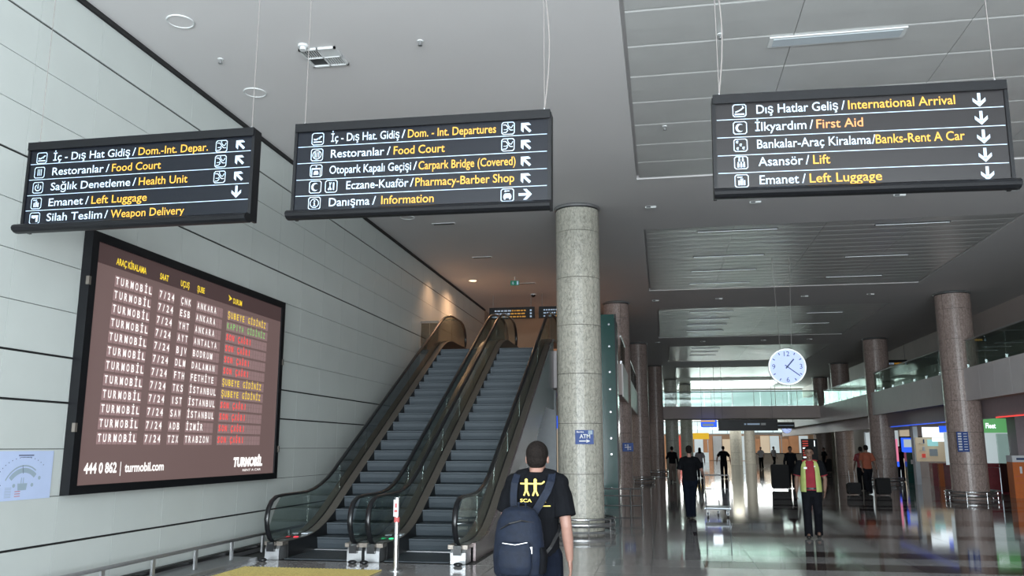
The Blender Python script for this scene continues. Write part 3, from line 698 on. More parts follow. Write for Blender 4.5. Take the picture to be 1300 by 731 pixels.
def picto(kind, u, v, s, F):
    mb = MB(); rsq(mb, u, v, s, F); h = s / 2
    P = lambda pts: [(u + x * h, v + y * h) for x, y in pts]
    if kind == 'depart':
        poly(mb, P([(-.7, -.6), (.7, -.6), (.7, -.4), (-.7, -.4)]), F)
        poly(mb, P([(-.7, .05), (-.5, .05), (-.3, 0.0), (.5, .45), (.72, .45), (.65, .28), (-.2, -.22), (-.6, -.2)]), F)
        poly(mb, P([(-.1, .05), (.3, -.1), (.42, .0), (.2, .3)]), F)
    elif kind == 'arrive':
        poly(mb, P([(-.7, -.7), (.7, -.7), (.7, -.45), (-.7, -.45)]), F)
        stroke(mb, P([(-.6, -.25), (.1, .05), (.65, .5)]), h * .2, F); stroke(mb, P([(.5, .45), (.45, .75)]), h * .14, F)
    elif kind == 'food':
        for x in (-.3, 0.02, .34): stroke(mb, P([(x, -.55), (x, .6)]), h * .13, F)
    elif kind == 'foodring':
        annulus(mb, u, v, h * .62, h * .75, F)
        for x in (-.3, 0.0, .3): stroke(mb, P([(x, -.45), (x, .45)]), h * .15, F)
    elif kind == 'crescent':
        n = 14; pts = []
        for k in range(n + 1):
            a = math.radians(50 + 260 * k / n); pts.append((.6 * math.cos(a) - .05, .66 * math.sin(a)))
        q = [(.47 * math.cos(math.radians(62 + 236 * k / n)) + .17, .5 * math.sin(math.radians(62 + 236 * k / n))) for k in range(n, -1, -1)]
        for i in range(n):
            poly(mb, P([pts[i], pts[i + 1], q[n - i - 1], q[n - i]]), F)
    elif kind == 'health':
        annulus(mb, u, v, h * .45, h * .62, F, a0=math.radians(120), a1=math.radians(400)); stroke(mb, P([(0, -.2), (0, .7)]), h * .14, F); disc(mb, u, v, h * .16, F)
    elif kind == 'luggage':
        for x in (-.36, 0, .36): poly(mb, P([(x - .14, -.65), (x + .14, -.65), (x + .14, .1), (x - .14, .1)]), F)
        poly(mb, P([(-.2, .15), (.2, .15), (.2, .35), (-.2, .35)]), F); stroke(mb, P([(-.5, .55), (.1, .6)]), h * .16, F); disc(mb, u - h * .5, v + h * .57, h * .14, F)
    elif kind == 'pistol':
        poly(mb, P([(-.65, .5), (.65, .5), (.65, .1), (.1, .1), (-.1, -.1), (-.65, .1)]), F); poly(mb, P([(.2, .12), (.62, .12), (.62, -.65), (.22, -.65)]), F)
    elif kind == 'garage':
        poly(mb, P([(-.75, .2), (.75, .2), (.75, .45), (-.75, .45)]), F); stroke(mb, P([(-.68, .3), (-.68, -.75)]), h * .12, F); stroke(mb, P([(.68, .3), (.68, -.75)]), h * .12, F)
        poly(mb, P([(-.4, -.6), (.4, -.6), (.4, -.3), (.25, 0), (-.25, 0), (-.4, -.3)]), F); disc(mb, u, v + h * .68, h * .12, F)
    elif kind == 'scissors':
        stroke(mb, P([(-.3, .65), (-.1, -.3)]), h * .13, F); stroke(mb, P([(-.02, .65), (-.3, -.3)]), h * .13, F); disc(mb, u - h * .38, v - h * .45, h * .16, F); disc(mb, u - h * .02, v - h * .45, h * .16, F)
        poly(mb, P([(.3, -.6), (.5, -.6), (.5, .6), (.25, .6)]), F)
    elif kind == 'info':
        annulus(mb, u, v, h * .62, h * .74, F); poly(mb, P([(-.1, -.4), (.1, -.4), (.1, .12), (-.1, .12)]), F); disc(mb, u, v + h * .34, h * .13, F)
        poly(mb, P([(-.22, -.44), (.22, -.44), (.22, -.34), (-.22, -.34)]), F); poly(mb, P([(-.2, .05), (.1, .05), (.1, .14), (-.2, .14)]), F)
    elif kind == 'money':
        for a, b in ((-.45, .5), (.05, .05), (.45, -.45), (-.4, -.5)):
            annulus(mb, u + a * h, v + b * h, h * .12, h * .22, F, n=10, a0=.6, a1=5.4)
            stroke(mb, P([(a - .2, b - .05), (a + .12, b + .02)]), h * .08, F)
    elif kind == 'lift':
        for x in (-.42, 0, .42):
            disc(mb, u + x * h, v + .02 * h, h * .12, F, 10); poly(mb, P([(x - .14, -.7), (x + .14, -.7), (x + .14, -.12), (x - .14, -.12)]), F)
        for x in (-.25, .25):
            disc(mb, u + x * h, v + .72 * h, h * .11, F, 10); poly(mb, P([(x - .13, .2), (x + .13, .2), (x + .13, .58), (x - .13, .58)]), F)
    elif kind == 'escalator':
        stroke(mb, P([(-.75, .55), (-.35, .55), (.35, -.3), (.75, -.3)]), h * .13, F); stroke(mb, P([(-.75, -.65), (-.3, -.65), (0, -.25)]), h * .13, F)
        stroke(mb, P([(-.05, .55), (.2, .2), (.5, .05), (.75, .5)]), h * .11, F); disc(mb, u - .05 * h, v + .72 * h, h * .1, F, 8); stroke(mb, P([(-.65, -.2), (-.25, -.2), (.1, .1)]), h * .1, F)
    elif kind == 'taxi':
        poly(mb, P([(-.6, -.45), (.6, -.45), (.6, -.1), (.38, .25), (-.38, .25), (-.6, -.1)]), F); disc(mb, u - .38 * h, v - .55 * h, h * .14, F); disc(mb, u + .38 * h, v - .55 * h, h * .14, F)
        stroke(mb, P([(-.3, .62), (.3, .62)]), h * .14, F); disc(mb, u - .3 * h, v + .6 * h, h * .15, F)
    return mb
def arrow(kind, u, v, s, F):
    mb = MB(); h = s / 2; ang = {'down': 0, 'right': PI / 2, 'upleft': PI * 1.25}[kind]
    c, n = math.cos(ang), math.sin(ang)
    R = lambda pts: [(u + (x * c - y * n) * h, v + (x * n + y * c) * h) for x, y in pts]
    poly(mb, R([(-.2, 1), (.2, 1), (.2, -.5), (-.2, -.5)]), F)
    poly(mb, R([(0, -1), (.82, -.2), (.82, .32), (0, -.42)]), F); poly(mb, R([(0, -1), (0, -.42), (-.82, .32), (-.82, -.2)]), F)
    return mb
def hang_sign(x0, w, tilt, label, face, rows, arrows, barh, lines, end_tag=False, zb=3.75):
    """rows: (icons, [(text,u0,u1,mat)], v)"""
    y = 7.0; h = 0.92
    t = empty('hanging_sign', (x0 + w / 2, y, zb), label=label, cat='sign')
    ca, sa = math.cos(tilt), math.sin(tilt)
    U = Vector((ca, 0, sa)); V = Vector((-sa, 0, ca)); O = Vector((x0, y, zb))
    def F(u, v, th): return tuple(O + U * u + V * v + Vector((0, -th, 0)))
    def bx(u0, v0, u1, v1, d0, d1):
        vs = [F(u, v, d) for d in (d0, d1) for u, v in ((u0, v0), (u1, v0), (u1, v1), (u0, v1))]
        return MB().add(vs, [(0, 1, 2, 3), (7, 6, 5, 4), (0, 4, 5, 1), (1, 5, 6, 2), (2, 6, 7, 3), (3, 7, 4, 0)])
    obj('sign_face', bx(0.02, 0.05, w - 0.02, 0.87, -0.10, 0.0), face, t)
    obj('top_bar', bx(0, 0.84, w, 0.92, -0.13, 0.03), 'black', t)
    mb = MB(); n = 12
    pts = [(-0.05 + 0.075 * math.cos(2 * PI * k / n), 0.03 + 0.045 * math.sin(2 * PI * k / n)) for k in range(n)]
    vs = [F(u, q, -p) for u in (-0.01, w + 0.01) for p, q in pts]
    mb.add(vs, [tuple(range(n)), tuple(range(n, 2 * n))[::-1]] + [(k, (k + 1) % n, n + (k + 1) % n, n + k) for k in range(n)])
    obj('bottom_bar', mb, 'black', t)
    obj('end_plate', bx(-0.008, 0.02, 0.02, 0.9, -0.12, 0.012), 'black', t); obj('end_plate', bx(w - 0.02, 0.02, w + 0.008, 0.9, -0.12, 0.012), 'black', t)
    for v in lines:
        mb = MB(); poly(mb, [(0.03, v), (w - 0.03, v), (w - 0.03, v + 0.006), (0.03, v + 0.006)], F, 0.004); obj('dividing_line', mb, 'white', t)
    for icons, texts, v in rows:
        for kind, u, s_ in icons: obj('pictogram', picto(kind, u, v + 0.035, s_, F), 'white', t)
        for s_, u0, u1, m in texts: text('lettering', s_, t, m, O, U, V, u0, v, u1 - u0, 0.078, 0.008)
    for kind, u, v in arrows: obj('direction_arrow', arrow(kind, u, v, 0.118, F), 'white', t)
    if end_tag: obj('maker_tag', bx(w - 0.10, 0.015, w - 0.02, 0.045, 0.02, 0.03), 'tag', t)
    for u in (0.06, w - 0.06):
        p = Vector(F(u, 0.92, -0.05)); obj('eyelet', MB().tube([tuple(p), (p.x, p.y, p.z + 0.04)], 0.012, 6), 'chrome', t)
    return t, F
def hang_wire(p, label, wob=0.0):
    pts = [(p[0] + wob * math.sin(k * 1.3) * (1 if k < 4 else 0.6), p[1] + 0.3 * wob * math.cos(k), p[2] + (CZ - p[2]) * k / 8) for k in range(9)]
    return pts
Wt, Yl, Og = 'white', 'signyel', 'signorg'
L5 = [0.695, 0.535, 0.375, 0.22]
t1, F1 = hang_sign(-6.11, 2.40, 0.0, 'left hanging direction sign above the brown rental board', 'signblk', [
    ([('depart', 0.15, 0.115), ('escalator', 2.07, 0.12)], [('İç - Dış Hat Gidiş', .275, 1.11, Wt), ('/', 1.135, 1.17, Wt), ('Dom.-Int. Depar.', 1.20, 1.93, Yl)], .725),
    ([('food', 0.14, 0.115), ('escalator', 2.07, 0.12)], [('Restoranlar', .28, .84, Wt), ('/', .865, .90, Wt), ('Food Court', .93, 1.45, Yl)], .575),
    ([('health', 0.14, 0.115), ('escalator', 2.07, 0.12)], [('Sağlık Denetleme', .28, 1.14, Wt), ('/', 1.165, 1.20, Wt), ('Health Unit', 1.23, 1.74, Yl)], .42),
    ([('luggage', 0.14, 0.115)], [('Emanet', .275, .65, Wt), ('/', .675, .71, Wt), ('Left Luggage', .74, 1.33, Yl)], .26),
    ([('pistol', 0.14, 0.115)], [('Silah Teslim', .27, .87, Wt), ('/', .895, .93, Wt), ('Weapon Delivery', .96, 1.73, Yl)], .11)],
    [('upleft', 2.26, .765), ('upleft', 2.26, .615), ('upleft', 2.26, .455), ('down', 2.25, .30)], 0, L5)
t2, F2 = hang_sign(-3.30, 2.40, -0.010, 'middle hanging direction sign with departures and barber shop lines', 'signblk', [
    ([('depart', 0.22, 0.12), ('escalator', 2.02, 0.12)], [('İç - Dış Hat. Gidiş', .35, 1.01, Wt), ('/', 1.03, 1.065, Wt), ('Dom. - Int. Departures', 1.09, 1.91, Yl)], .735),
    ([('foodring', 0.22, 0.12), ('escalator', 2.02, 0.12)], [('Restoranlar', .355, .87, Wt), ('/', .895, .93, Wt), ('Food Court', .96, 1.44, Yl)], .58),
    ([('garage', 0.22, 0.12)], [('Otopark Kapalı Geçişi', .35, 1.13, Wt), ('/', 1.15, 1.185, Wt), ('Carpark Bridge (Covered)', 1.20, 2.09, Yl)], .425),
    ([('crescent', 0.22, 0.12), ('scissors', 0.375, 0.12)], [('Eczane-Kuaför', .52, 1.11, Wt), ('/', 1.125, 1.16, Wt), ('Pharmacy-Barber Shop', 1.175, 2.08, Yl)], .27),
    ([('info', 0.22, 0.12), ('taxi', 2.02, 0.12)], [('Danışma', .36, .75, Wt), ('/', .775, .81, Wt), ('Information', .86, 1.35, Yl)], .115)],
    [('upleft', 2.18, .77), ('upleft', 2.18, .61), ('upleft', 2.18, .455), ('upleft', 2.18, .30), ('right', 2.18, .15)], 0, L5)
t3, F3 = hang_sign(0.50, 2.32, -0.018, 'right hanging direction sign with arrivals, lift and left luggage lines', 'signblk2', [
    ([('arrive', 0.22, 0.115)], [('Dış Hatlar Geliş', .36, 1.02, Wt), ('/', 1.045, 1.075, Wt), ('International Arrival', 1.10, 1.93, Yl)], .74),
    ([('crescent', 0.22, 0.115)], [('İlkyardım', .345, .76, Wt), ('/', .785, .815, Wt), ('First Aid', .84, 1.21, Og)], .585),
    ([('money', 0.22, 0.115)], [('Bankalar-Araç Kiralama', .355, 1.265, Wt), ('/', 1.27, 1.298, Wt), ('Banks-Rent A Car', 1.30, 1.98, Yl)], .43),
    ([('lift', 0.22, 0.115)], [('Asansör', .36, .72, Wt), ('/', .74, .77, Wt), ('Lift', .80, .935, Yl)], .275),
    ([('luggage', 0.22, 0.115)], [('Emanet', .365, .68, Wt), ('/', .705, .735, Wt), ('Left Luggage', .765, 1.33, Yl)], .115)],
    [('down', 2.11, .765), ('down', 2.115, .61), ('down', 2.12, .45), ('down', 2.12, .295), ('down', 2.125, .14)], 0, L5, end_tag=True)
for tt, FF, w, lab in ((t1, F1, 2.4, 'left'), (t2, F2, 2.4, 'middle'), (t3, F3, 2.32, 'right')):
    for k, u in enumerate((0.06, w - 0.06)):
        p = Vector(FF(u, 0.955, -0.05)); wob = 0.02 if (lab, k) in (('middle', 1), ('right', 0)) else 0.0
        obj('suspension_wire', MB().tube([(p.x, p.y, p.z), (p.x, p.y, CZ)], 0.0035, 5), 'cable', tt)
        if wob:
            pts = [(p.x + 0.05 * math.sin(PI * min(1, q / 0.55)) * (q < 0.55) , p.y, p.z + (CZ - p.z) * q) for q in [i / 14 for i in range(15)]]
            obj('power_cable', MB().tube(pts, 0.006, 5), 'cable', tt)

# ---------------------------------------------------------------- rental board on the left wall
Y0, Z0 = 8.63, 1.17; BW, BH = 5.22, 3.06
t = empty('display_board', (WX + 0.06, Y0 + BW / 2, Z0), label='large backlit brown car rental board in black frame on the tiled wall', cat='board')
bx_ = WX + 0.10
obj('board_case', MB().box(WX, Y0, Z0, bx_ - 0.03, Y0 + BW, Z0 + BH), 'black', t)
obj('board_face', MB().box(bx_ - 0.03, Y0 + 0.12, Z0 + 0.10, bx_ - 0.005, Y0 + BW - 0.12, Z0 + 2.70), 'poster_bg', t)
obj('header_strip', MB().box(bx_ - 0.03, Y0 + 0.12, Z0 + 2.705, bx_ - 0.005, Y0 + BW - 0.12, Z0 + 2.95), 'poster_top', t)
for a, b, c_, d in ((0, 0, BW, 0.10), (0, BH - 0.11, BW, BH), (0, 0.10, 0.12, BH - 0.11), (BW - 0.12, 0.10, BW, BH - 0.11)):
    obj('frame_bar', MB().box(bx_ - 0.03, Y0 + a, Z0 + b, bx_ + 0.02, Y0 + c_, Z0 + d), 'black', t)
for yy, zz in ((0.0, 2.45), (0.0, 0.75), (BW, 2.0), (BW, 0.5)):
    obj('hinge', MB().box(bx_ - 0.01, Y0 + yy - 0.02, Z0 + zz - 0.05, bx_ + 0.03, Y0 + yy + 0.02, Z0 + zz + 0.05), 'deck', t)
O = (bx_ - 0.005, Y0, Z0); U = (0, 1, 0); V = (0, 0, 1)
for s_, u, w in (('ARAÇ KİRALAMA', .49, .62), ('SAAT', 1.42, .20), ('UÇUŞ', 1.92, .22), ('ŞUBE', 2.35, .20), ('DURUM', 3.40, .28)):
    text('heading', s_, t, 'b_yel', O, U, V, u, 2.745, w, .085, 0.02)
mb = MB(); FB = lambda u, v, th: (O[0] + th, O[1] + u, O[2] + v)
poly(mb, [(3.24, 2.86), (3.36, 2.81), (3.26, 2.76), (3.28, 2.81)], FB); obj('heading_mark', mb, 'b_yel', t)
rows = [('ÇNK', 'ANKARA'), ('ESB', 'ANKARA'), ('YHT', 'ANKARA'), ('AYT', 'ANTALYA'), ('BJV', 'BODRUM'), ('DLM', 'DALAMAN'), ('FTH', 'FETHİYE'), ('TKS', 'İSTANBUL'), ('IST', 'İSTANBUL'), ('SAW', 'İSTANBUL'), ('ADB', 'İZMİR'), ('TZX', 'TRABZON')]
stat = {0: ('ŞUBEYE GİDİNİZ', 'b_yel'), 1: ('KAPIYA GİDİNİZ', 'b_green'), 6: ('ŞUBEYE GİDİNİZ', 'b_yel'), 7: ('ŞUBEYE GİDİNİZ', 'b_yel')}
fl_ = MB()
for i, (a, b) in enumerate(rows):
    v = 2.50 - i * 0.1735; sh = -0.007 * i
    for u0, n, p in ((.49, 8, .0985), (1.42, 4, .095), (1.94, 3, .095), (2.36, 8, .094), (3.25, 15, .0925)):
        for k in range(n):
            fl_.box(O[0], Y0 + u0 + sh + k * p + .008, Z0 + v - .028, O[0] + .003, Y0 + u0 + sh + (k + 1) * p - .008, Z0 + v + .042)
            fl_.box(O[0], Y0 + u0 + sh + k * p + .008, Z0 + v + .046, O[0] + .003, Y0 + u0 + sh + (k + 1) * p - .008, Z0 + v + .112)
    text('row_lettering', 'TURMOBİL', t, 'b_white', O, U, V, .49 + sh, v, .058, .095, .015, pitch=.0985, lift=.006)
    text('row_lettering', '7/24', t, 'b_white', O, U, V, 1.42 + sh, v, .058, .095, .015, pitch=.095, lift=.006)
    text('row_lettering', a, t, 'b_white', O, U, V, 1.94 + sh, v, .058, .095, .015, pitch=.095, lift=.006)
    text('row_lettering', b, t, 'b_white', O, U, V, 2.36 + sh, v, .058, .095, .015, pitch=.094, lift=.006)
    s_, m = stat.get(i, ('SON ÇAĞRI', 'b_red'))
    text('row_lettering', s_, t, m, O, U, V, 3.25 + sh, v, .062, .095, .012 if m != 'b_red' else .03, pitch=.0925, lift=.006)
obj('letter_flaps', fl_, 'flap', t, kind='stuff')
text('phone_number', '444 0 862', t, 'b_white', O, U, V, .24, .225, .60, .125, .03)
text('divider_mark', '|', t, 'b_white', O, U, V, .91, .225, .012, .13, .02)
text('web_address', 'turmobil.com', t, 'b_white', O, U, V, 1.0, .225, .84, .115, .025)
text('company_logo', 'TURMOBİL', t, 'b_white', O, U, V, 3.70, .225, .98, .15, .07, shear=.12)
text('company_tagline', 'RENT A CAR', t, 'b_white', O, U, V, 4.02, .155, .62, .035, .01)

# terminal map poster on the left wall
t = empty('map_poster', (WX + 0.01, 8.0, 1.15), label='pale blue terminal map poster on wall left of the brown board', cat='poster')
obj('sheet', MB().box(WX, 7.62, 1.155, WX + 0.006, 8.47, 1.66), 'pic', t)
FP = lambda u, v, th: (WX + 0.006 + 0.002, 7.62 + u, 1.155 + v)
mb = MB()
for k in range(15):
    a = math.radians(160 - 8.3 * k); disc(mb, .43 + .38 * math.cos(a), .17 + .27 * math.sin(a), .006, FP, 8)
stroke(mb, [(.33, .46), (.55, .46)], .012, FP); stroke(mb, [(.36, .44), (.52, .44)], .006, FP)
stroke(mb, [(.40, .36), (.42, .27)], .006, FP); stroke(mb, [(.06, .16), (.12, .16)], .01, FP)
obj('map_symbols', mb, 'ink', t, kind='stuff')
mb = MB(); annulus(mb, .43, .06, .22, .27, FP, 16, math.radians(48), math.radians(140)); annulus(mb, .43, .06, .285, .30, FP, 16, math.radians(55), math.radians(150))
poly(mb, [(.36, .10), (.48, .10), (.49, .17), (.35, .17)], FP); disc(mb, .56, .15, .02, FP); disc(mb, .66, .22, .02, FP)
disc(mb, .30, .15, .02, FP); stroke(mb, [(.40, .17), (.40, .23)], .01, FP); stroke(mb, [(.43, .17), (.43, .23)], .01, FP)
for k in range(7): stroke(mb, [(.06, .13 - k * .016), (.12, .13 - k * .016)], .005, FP); stroke(mb, [(.18, .13 - k * .016), (.27, .13 - k * .016)], .005, FP)
obj('map_drawing', mb, 'inkgrey', t, kind='stuff')
mb = MB()
for k in range(3): stroke(mb, [(.32, .09 - k * .025), (.40, .09 - k * .025)], .006, FP)
obj('map_key', mb, 'inkred', t, kind='stuff')

# ---------------------------------------------------------------- ceiling fittings
def ringlamp(x, y, label, on=False, r=0.16):
    t = empty('downlight', (x, y, CZ), label=label, cat='downlight')
    obj('trim_ring', MB().ring(x, y, CZ - 0.006, r, 0.012, 28, 6), 'vent', t)
    obj('lens', MB().cyl(x, y, CZ - 0.008, CZ - 0.001, r - 0.01, 28), 'lampwarm' if on else 'ceil', t)
ringlamp(-5.8, 8.87, 'unlit round downlight in the ceiling nearest the camera, by the tiled wall')
ringlamp(-5.89, 11.04, 'unlit round downlight in the ceiling behind the left hanging sign')
ringlamp(-5.85, 25.84, 'lit warm downlight above the top of the escalators', True, 0.13)
ringlamp(-5.6, 14.7, 'unlit round downlight in ceiling below the middle sign, nearer one')
ringlamp(-5.7, 18.2, 'unlit round downlight in ceiling above the escalator run, farther one')
spot('warm_spot', (-5.85, 25.84, CZ - 0.03), 260, (1.0, 0.55, 0.30), 150, (0, 0, 0), 0.9)
spot('warm_spot_b', (-6.05, 23.6, CZ - 0.05), 110, (1.0, 0.55, 0.30), 120, (0, 0, 0), 0.9)
spot('warm_spot_c', (-3.6, 31.0, CZ - 0.05), 170, (1.0, 0.55, 0.30), 100, (math.radians(20), 0, 0), 0.8)
def sprinkler(x, y, label):
    t = empty('sprinkler', (x, y, CZ - 0.07), label=label, cat='sprinkler')
    obj('rose', MB().cyl(x, y, CZ - 0.012, CZ, 0.04, 16), 'vent', t); obj('stem', MB().cyl(x, y, CZ - 0.06, CZ - 0.012, 0.01, 8), 'steel', t); obj('deflector', MB().cyl(x, y, CZ - 0.068, CZ - 0.06, 0.03, 10), 'steel', t)
sprinkler(-5.84, 9.93, 'small ceiling sprinkler between the two unlit round downlights')
sprinkler(-2.98, 9.9, 'small ceiling sprinkler right of the square air vent')
sprinkler(0.9, 10.4, 'small ceiling sprinkler above the right sign, left of the light strip')
sprinkler(5.0, 9.9, 'small ceiling sprinkler above the right end of right sign')
sprinkler(0.2, 13.5, 'small ceiling sprinkler left of the right hanging sign')
t = empty('smoke_detector', (-4.55, 9.75, CZ - 0.07), label='cream smoke detector beside the square ceiling vent', cat='detector')
obj('base', MB().cyl(-4.55, 9.75, CZ - 0.03, CZ, 0.07, 20), 'vent', t); obj('head', MB().cyl(-4.55, 9.75, CZ - 0.07, CZ - 0.03, 0.045, 20), 'signorg', t).data.materials[0] = M['vent']
t = empty('air_vent', (-4.4, 10.1, CZ), label='square ceiling air vent with four slatted quarters', cat='vent')
vx, vy, q = -4.4, 10.1, 0.26
for a, b, c_, d in ((-q, -q, q, -q + .03), (-q, q - .03, q, q), (-q, -q, -q + .03, q), (q - .03, -q, q, q), (-.01, -q, .01, q), (-q, -.01, q, .01)):
    obj('vent_frame', MB().box(vx + a, vy + b, CZ - 0.03, vx + c_, vy + d, CZ - 0.001), 'vent', t)
obj('vent_back', MB().box(vx - q + .03, vy - q + .03, CZ - 0.006, vx + q - .03, vy + q - .03, CZ - 0.002), 'ventdk', t)
obj('blank_plate', MB().box(vx + .012, vy - q + .03, CZ - 0.02, vx + q - .03, vy - .012, CZ - 0.012), 'vent', t)
for k in range(6):
    a = vx - q + .05 + k * .033; obj('slat', MB().box(a, vy - q + .03, CZ - .024, a + .006, vy - .01, CZ - .007), 'vent', t)
    a = vx + .03 + k * .033; obj('slat', MB().box(a, vy + .012, CZ - .024, a + .014, vy + q - .03, CZ - .007), 'vent', t)
t = empty('ceiling_light', (2.5, 10.8, CZ), label='long fluorescent ceiling light above the right hanging sign', cat='ceiling light')
obj('frame', MB().box(1.55, 10.62, CZ - 0.008, 3.25, 10.9, CZ + 0.011), 'vent', t); obj('diffuser', MB().box(1.6, 10.66, CZ - 0.014, 3.2, 10.86, CZ - 0.008), 'lampoff', t)
n_ = 0
names = ['first', 'second', 'third', 'fourth']
for fn_, (x0, x1), ysl in (('nearest', (1.0, 2.95), (20.75, 23.6, 25.6, 27.6)), ('second', (1.2, 2.9), (33.6, 35.6, 37.3, 39.3)), ('third', (1.7, 3.2), (46.5, 48.3, 50.1))):
    for q_, y in zip(names, ysl):
        o = empty('slot_light', ((x0 + x1) / 2, y, CZ), label='%s thin slot light from the front in the left half of the %s metal field' % (q_, fn_), cat='ceiling light', group='slot lights in the metal ceiling fields')
        obj('housing', MB().box(x0, y, CZ + 0.0, x1, y + 0.1, CZ + 0.034), 'ventdk', o); obj('tube', MB().box(x0 + .02, y + .03, CZ - 0.008, x1 - .02, y + .05, CZ + 0.0), 'lampcool', o)
for fn_, (x0, x1), ysl in (('nearest', (5.2, 6.9), (20.8, 24.3, 27.2)), ('second', (5.8, 7.2), (34.6, 37.6))):
    for q_, y in zip(names, ysl):
        o = empty('slot_light', ((x0 + x1) / 2, y, CZ), label='%s thin slot light from the front in the right half of the %s metal field' % (q_, fn_), cat='ceiling light', group='right hand slot lights in the metal ceiling fields')
        obj('housing', MB().box(x0, y, CZ + 0.0, x1, y + 0.1, CZ + 0.034), 'ventdk', o); obj('tube', MB().box(x0 + .02, y + .03, CZ - 0.008, x1 - .02, y + .05, CZ + 0.0), 'lampcool', o)
for bn_, y in (('nearest', 18.3), ('second', 30.6), ('third', 43.2)):
    for k, x in enumerate((-0.1, 2.15, 5.1, 7.3)):
        o = empty('emergency_light', (x, y, CZ - 0.04), label='%s small emergency light from the left on the %s plain ceiling band' % (names[k], bn_), cat='emergency light', group='emergency lights on the ceiling bands')
        obj('body', MB().box(x - .12, y - .05, CZ - .04, x + .12, y + .05, CZ), 'vent', o); obj('shade', MB().box(x - .10, y - .056, CZ - .034, x + .0, y - .05, CZ - .006), 'ventdk', o)
# small things on the ceiling over the escalators
t = empty('exit_sign', (-4.4, 25.5, CZ - 0.3), label='small green emergency exit sign hanging above the escalators', cat='sign')
obj('plate', MB().box(-4.56, 25.5, CZ - 0.27, -4.28, 25.52, CZ - 0.12), 'exitgreen', t)
FE = lambda u, v, th: (-4.56 + u, 25.5 - .004, CZ - .27 + v)
mb = MB(); disc(mb, .08, .105, .014, FE, 8); stroke(mb, [(.08, .09), (.07, .055), (.10, .03)], .014, FE); stroke(mb, [(.04, .08), (.12, .07)], .01, FE); poly(mb, [(.20, .02), (.25, .02), (.25, .13), (.20, .13)], FE)
obj('running_figure', mb, 'white', t); obj('bracket', MB().box(-4.43, 25.505, CZ - .12, -4.41, 25.515, CZ), 'steel', t)
t = empty('ceiling_camera', (-4.35, 27.5, CZ - .1), label='black dome camera on ceiling right of the green exit sign', cat='camera')
obj('base', MB().cyl(-4.3, 28.6, CZ - .03, CZ, .10, 20), 'vent', t); obj('dome', MB().ell((-4.3, 28.6, CZ - .03), (.08, .08, .08), 16, 10), 'rubber', t, smooth=True)
for x, y, lb in ((-4.85, 22.6, 'nearer brown slot diffuser in ceiling above the escalators'), (-4.2, 26.6, 'farther dark slot diffuser in ceiling beside the green exit sign'), (-5.0, 18.9, 'slot diffuser in ceiling left of the nearest column')):
    t = empty('air_diffuser', (x, y, CZ), label=lb, cat='vent'); obj('frame', MB().box(x - .28, y - .07, CZ - .012, x + .28, y + .07, CZ), 'vent', t); obj('slot', MB().box(x - .25, y - .04, CZ - .016, x + .25, y + .04, CZ - .011), 'ventdk', t)

# ---------------------------------------------------------------- smaller hanging signs (lettering too small to read: bars)
def small_sign(x0, x1, y, z0, z1, label, face='black', bars=(), wires=True, ztop=CZ, head=None, group=None):
    t = empty('hanging_sign', ((x0 + x1) / 2, y, z0), label=label, cat='sign', group=group)
    obj('sign_box', MB().box(x0, y, z0, x1, y + 0.12, z1), face, t)
    F = lambda u, v, th: (x0 + u * (x1 - x0), y - .004, z0 + v * (z1 - z0))
    for k, (u0, v0, u1, v1, m) in enumerate(bars):
        mb = MB(); poly(mb, [(u0, v0), (u1, v0), (u1, v1), (u0, v1)], F); obj('sign_line', mb, m, t)
    if wires:
        for u in (0.08, 0.92):
            x = x0 + u * (x1 - x0); obj('suspension_rod', MB().cyl(x, y + .06, z1, ztop, .012, 6), 'cable', t)
    return t
def faux(n, seed, w=Wt):
    r_ = random.Random(seed); out = []
    for i in range(n):
        v = 0.9 - (i + 1) * 0.8 / n; u = 0.12
        while u < 0.8:
            l = r_.uniform(0.03, 0.09); out.append((u, v, min(u + l, .84), v + 0.35 / n, w if u < 0.42 else Yl)); u += l + 0.018
        out.append((0.9, v - .02, 0.94, v + 0.4 / n, w))
    return out
small_sign(-5.85, -4.25, 28.5, 6.10, 6.50, 'black direction sign with three lines hanging over the escalator top', bars=faux(3, 3))
small_sign(-4.10, -2.7, 28.5, 6.10, 6.50, 'black direction sign half hidden behind nearest column, right of its twin', bars=faux(3, 4))
small_sign(3.5, 7.15, 55.6, 2.72, 3.42, 'wide black sign hanging under the footbridge', bars=[(.44, .52, .47, .66, Wt), (.49, .52, .7, .66, Wt), (.72, .5, .8, .68, 'vent')], ztop=CZ)
small_sign(2.45, 3.45, 56.2, 2.96, 3.42, 'small blue and yellow sign left of the wide black sign', 's_blue', [(.0, .75, .9, .95, 's_yel'), (.1, .15, .8, .5, 'white')], ztop=CZ)
small_sign(7.8, 9.1, 62.0, 2.98, 3.42, 'narrow black sign beneath right part of the footbridge', bars=[(.05, .45, .95, .52, Wt)], ztop=CZ)
small_sign(12.2, 13.0, 36.5, 5.9, 6.12, 'small black sign high over the right gallery, nearest the right edge', bars=faux(1, 8), ztop=6.4)
small_sign(11.4, 12.5, 46, 5.86, 6.12, 'small black sign over right gallery seen left of nearest right column', bars=faux(1, 9))

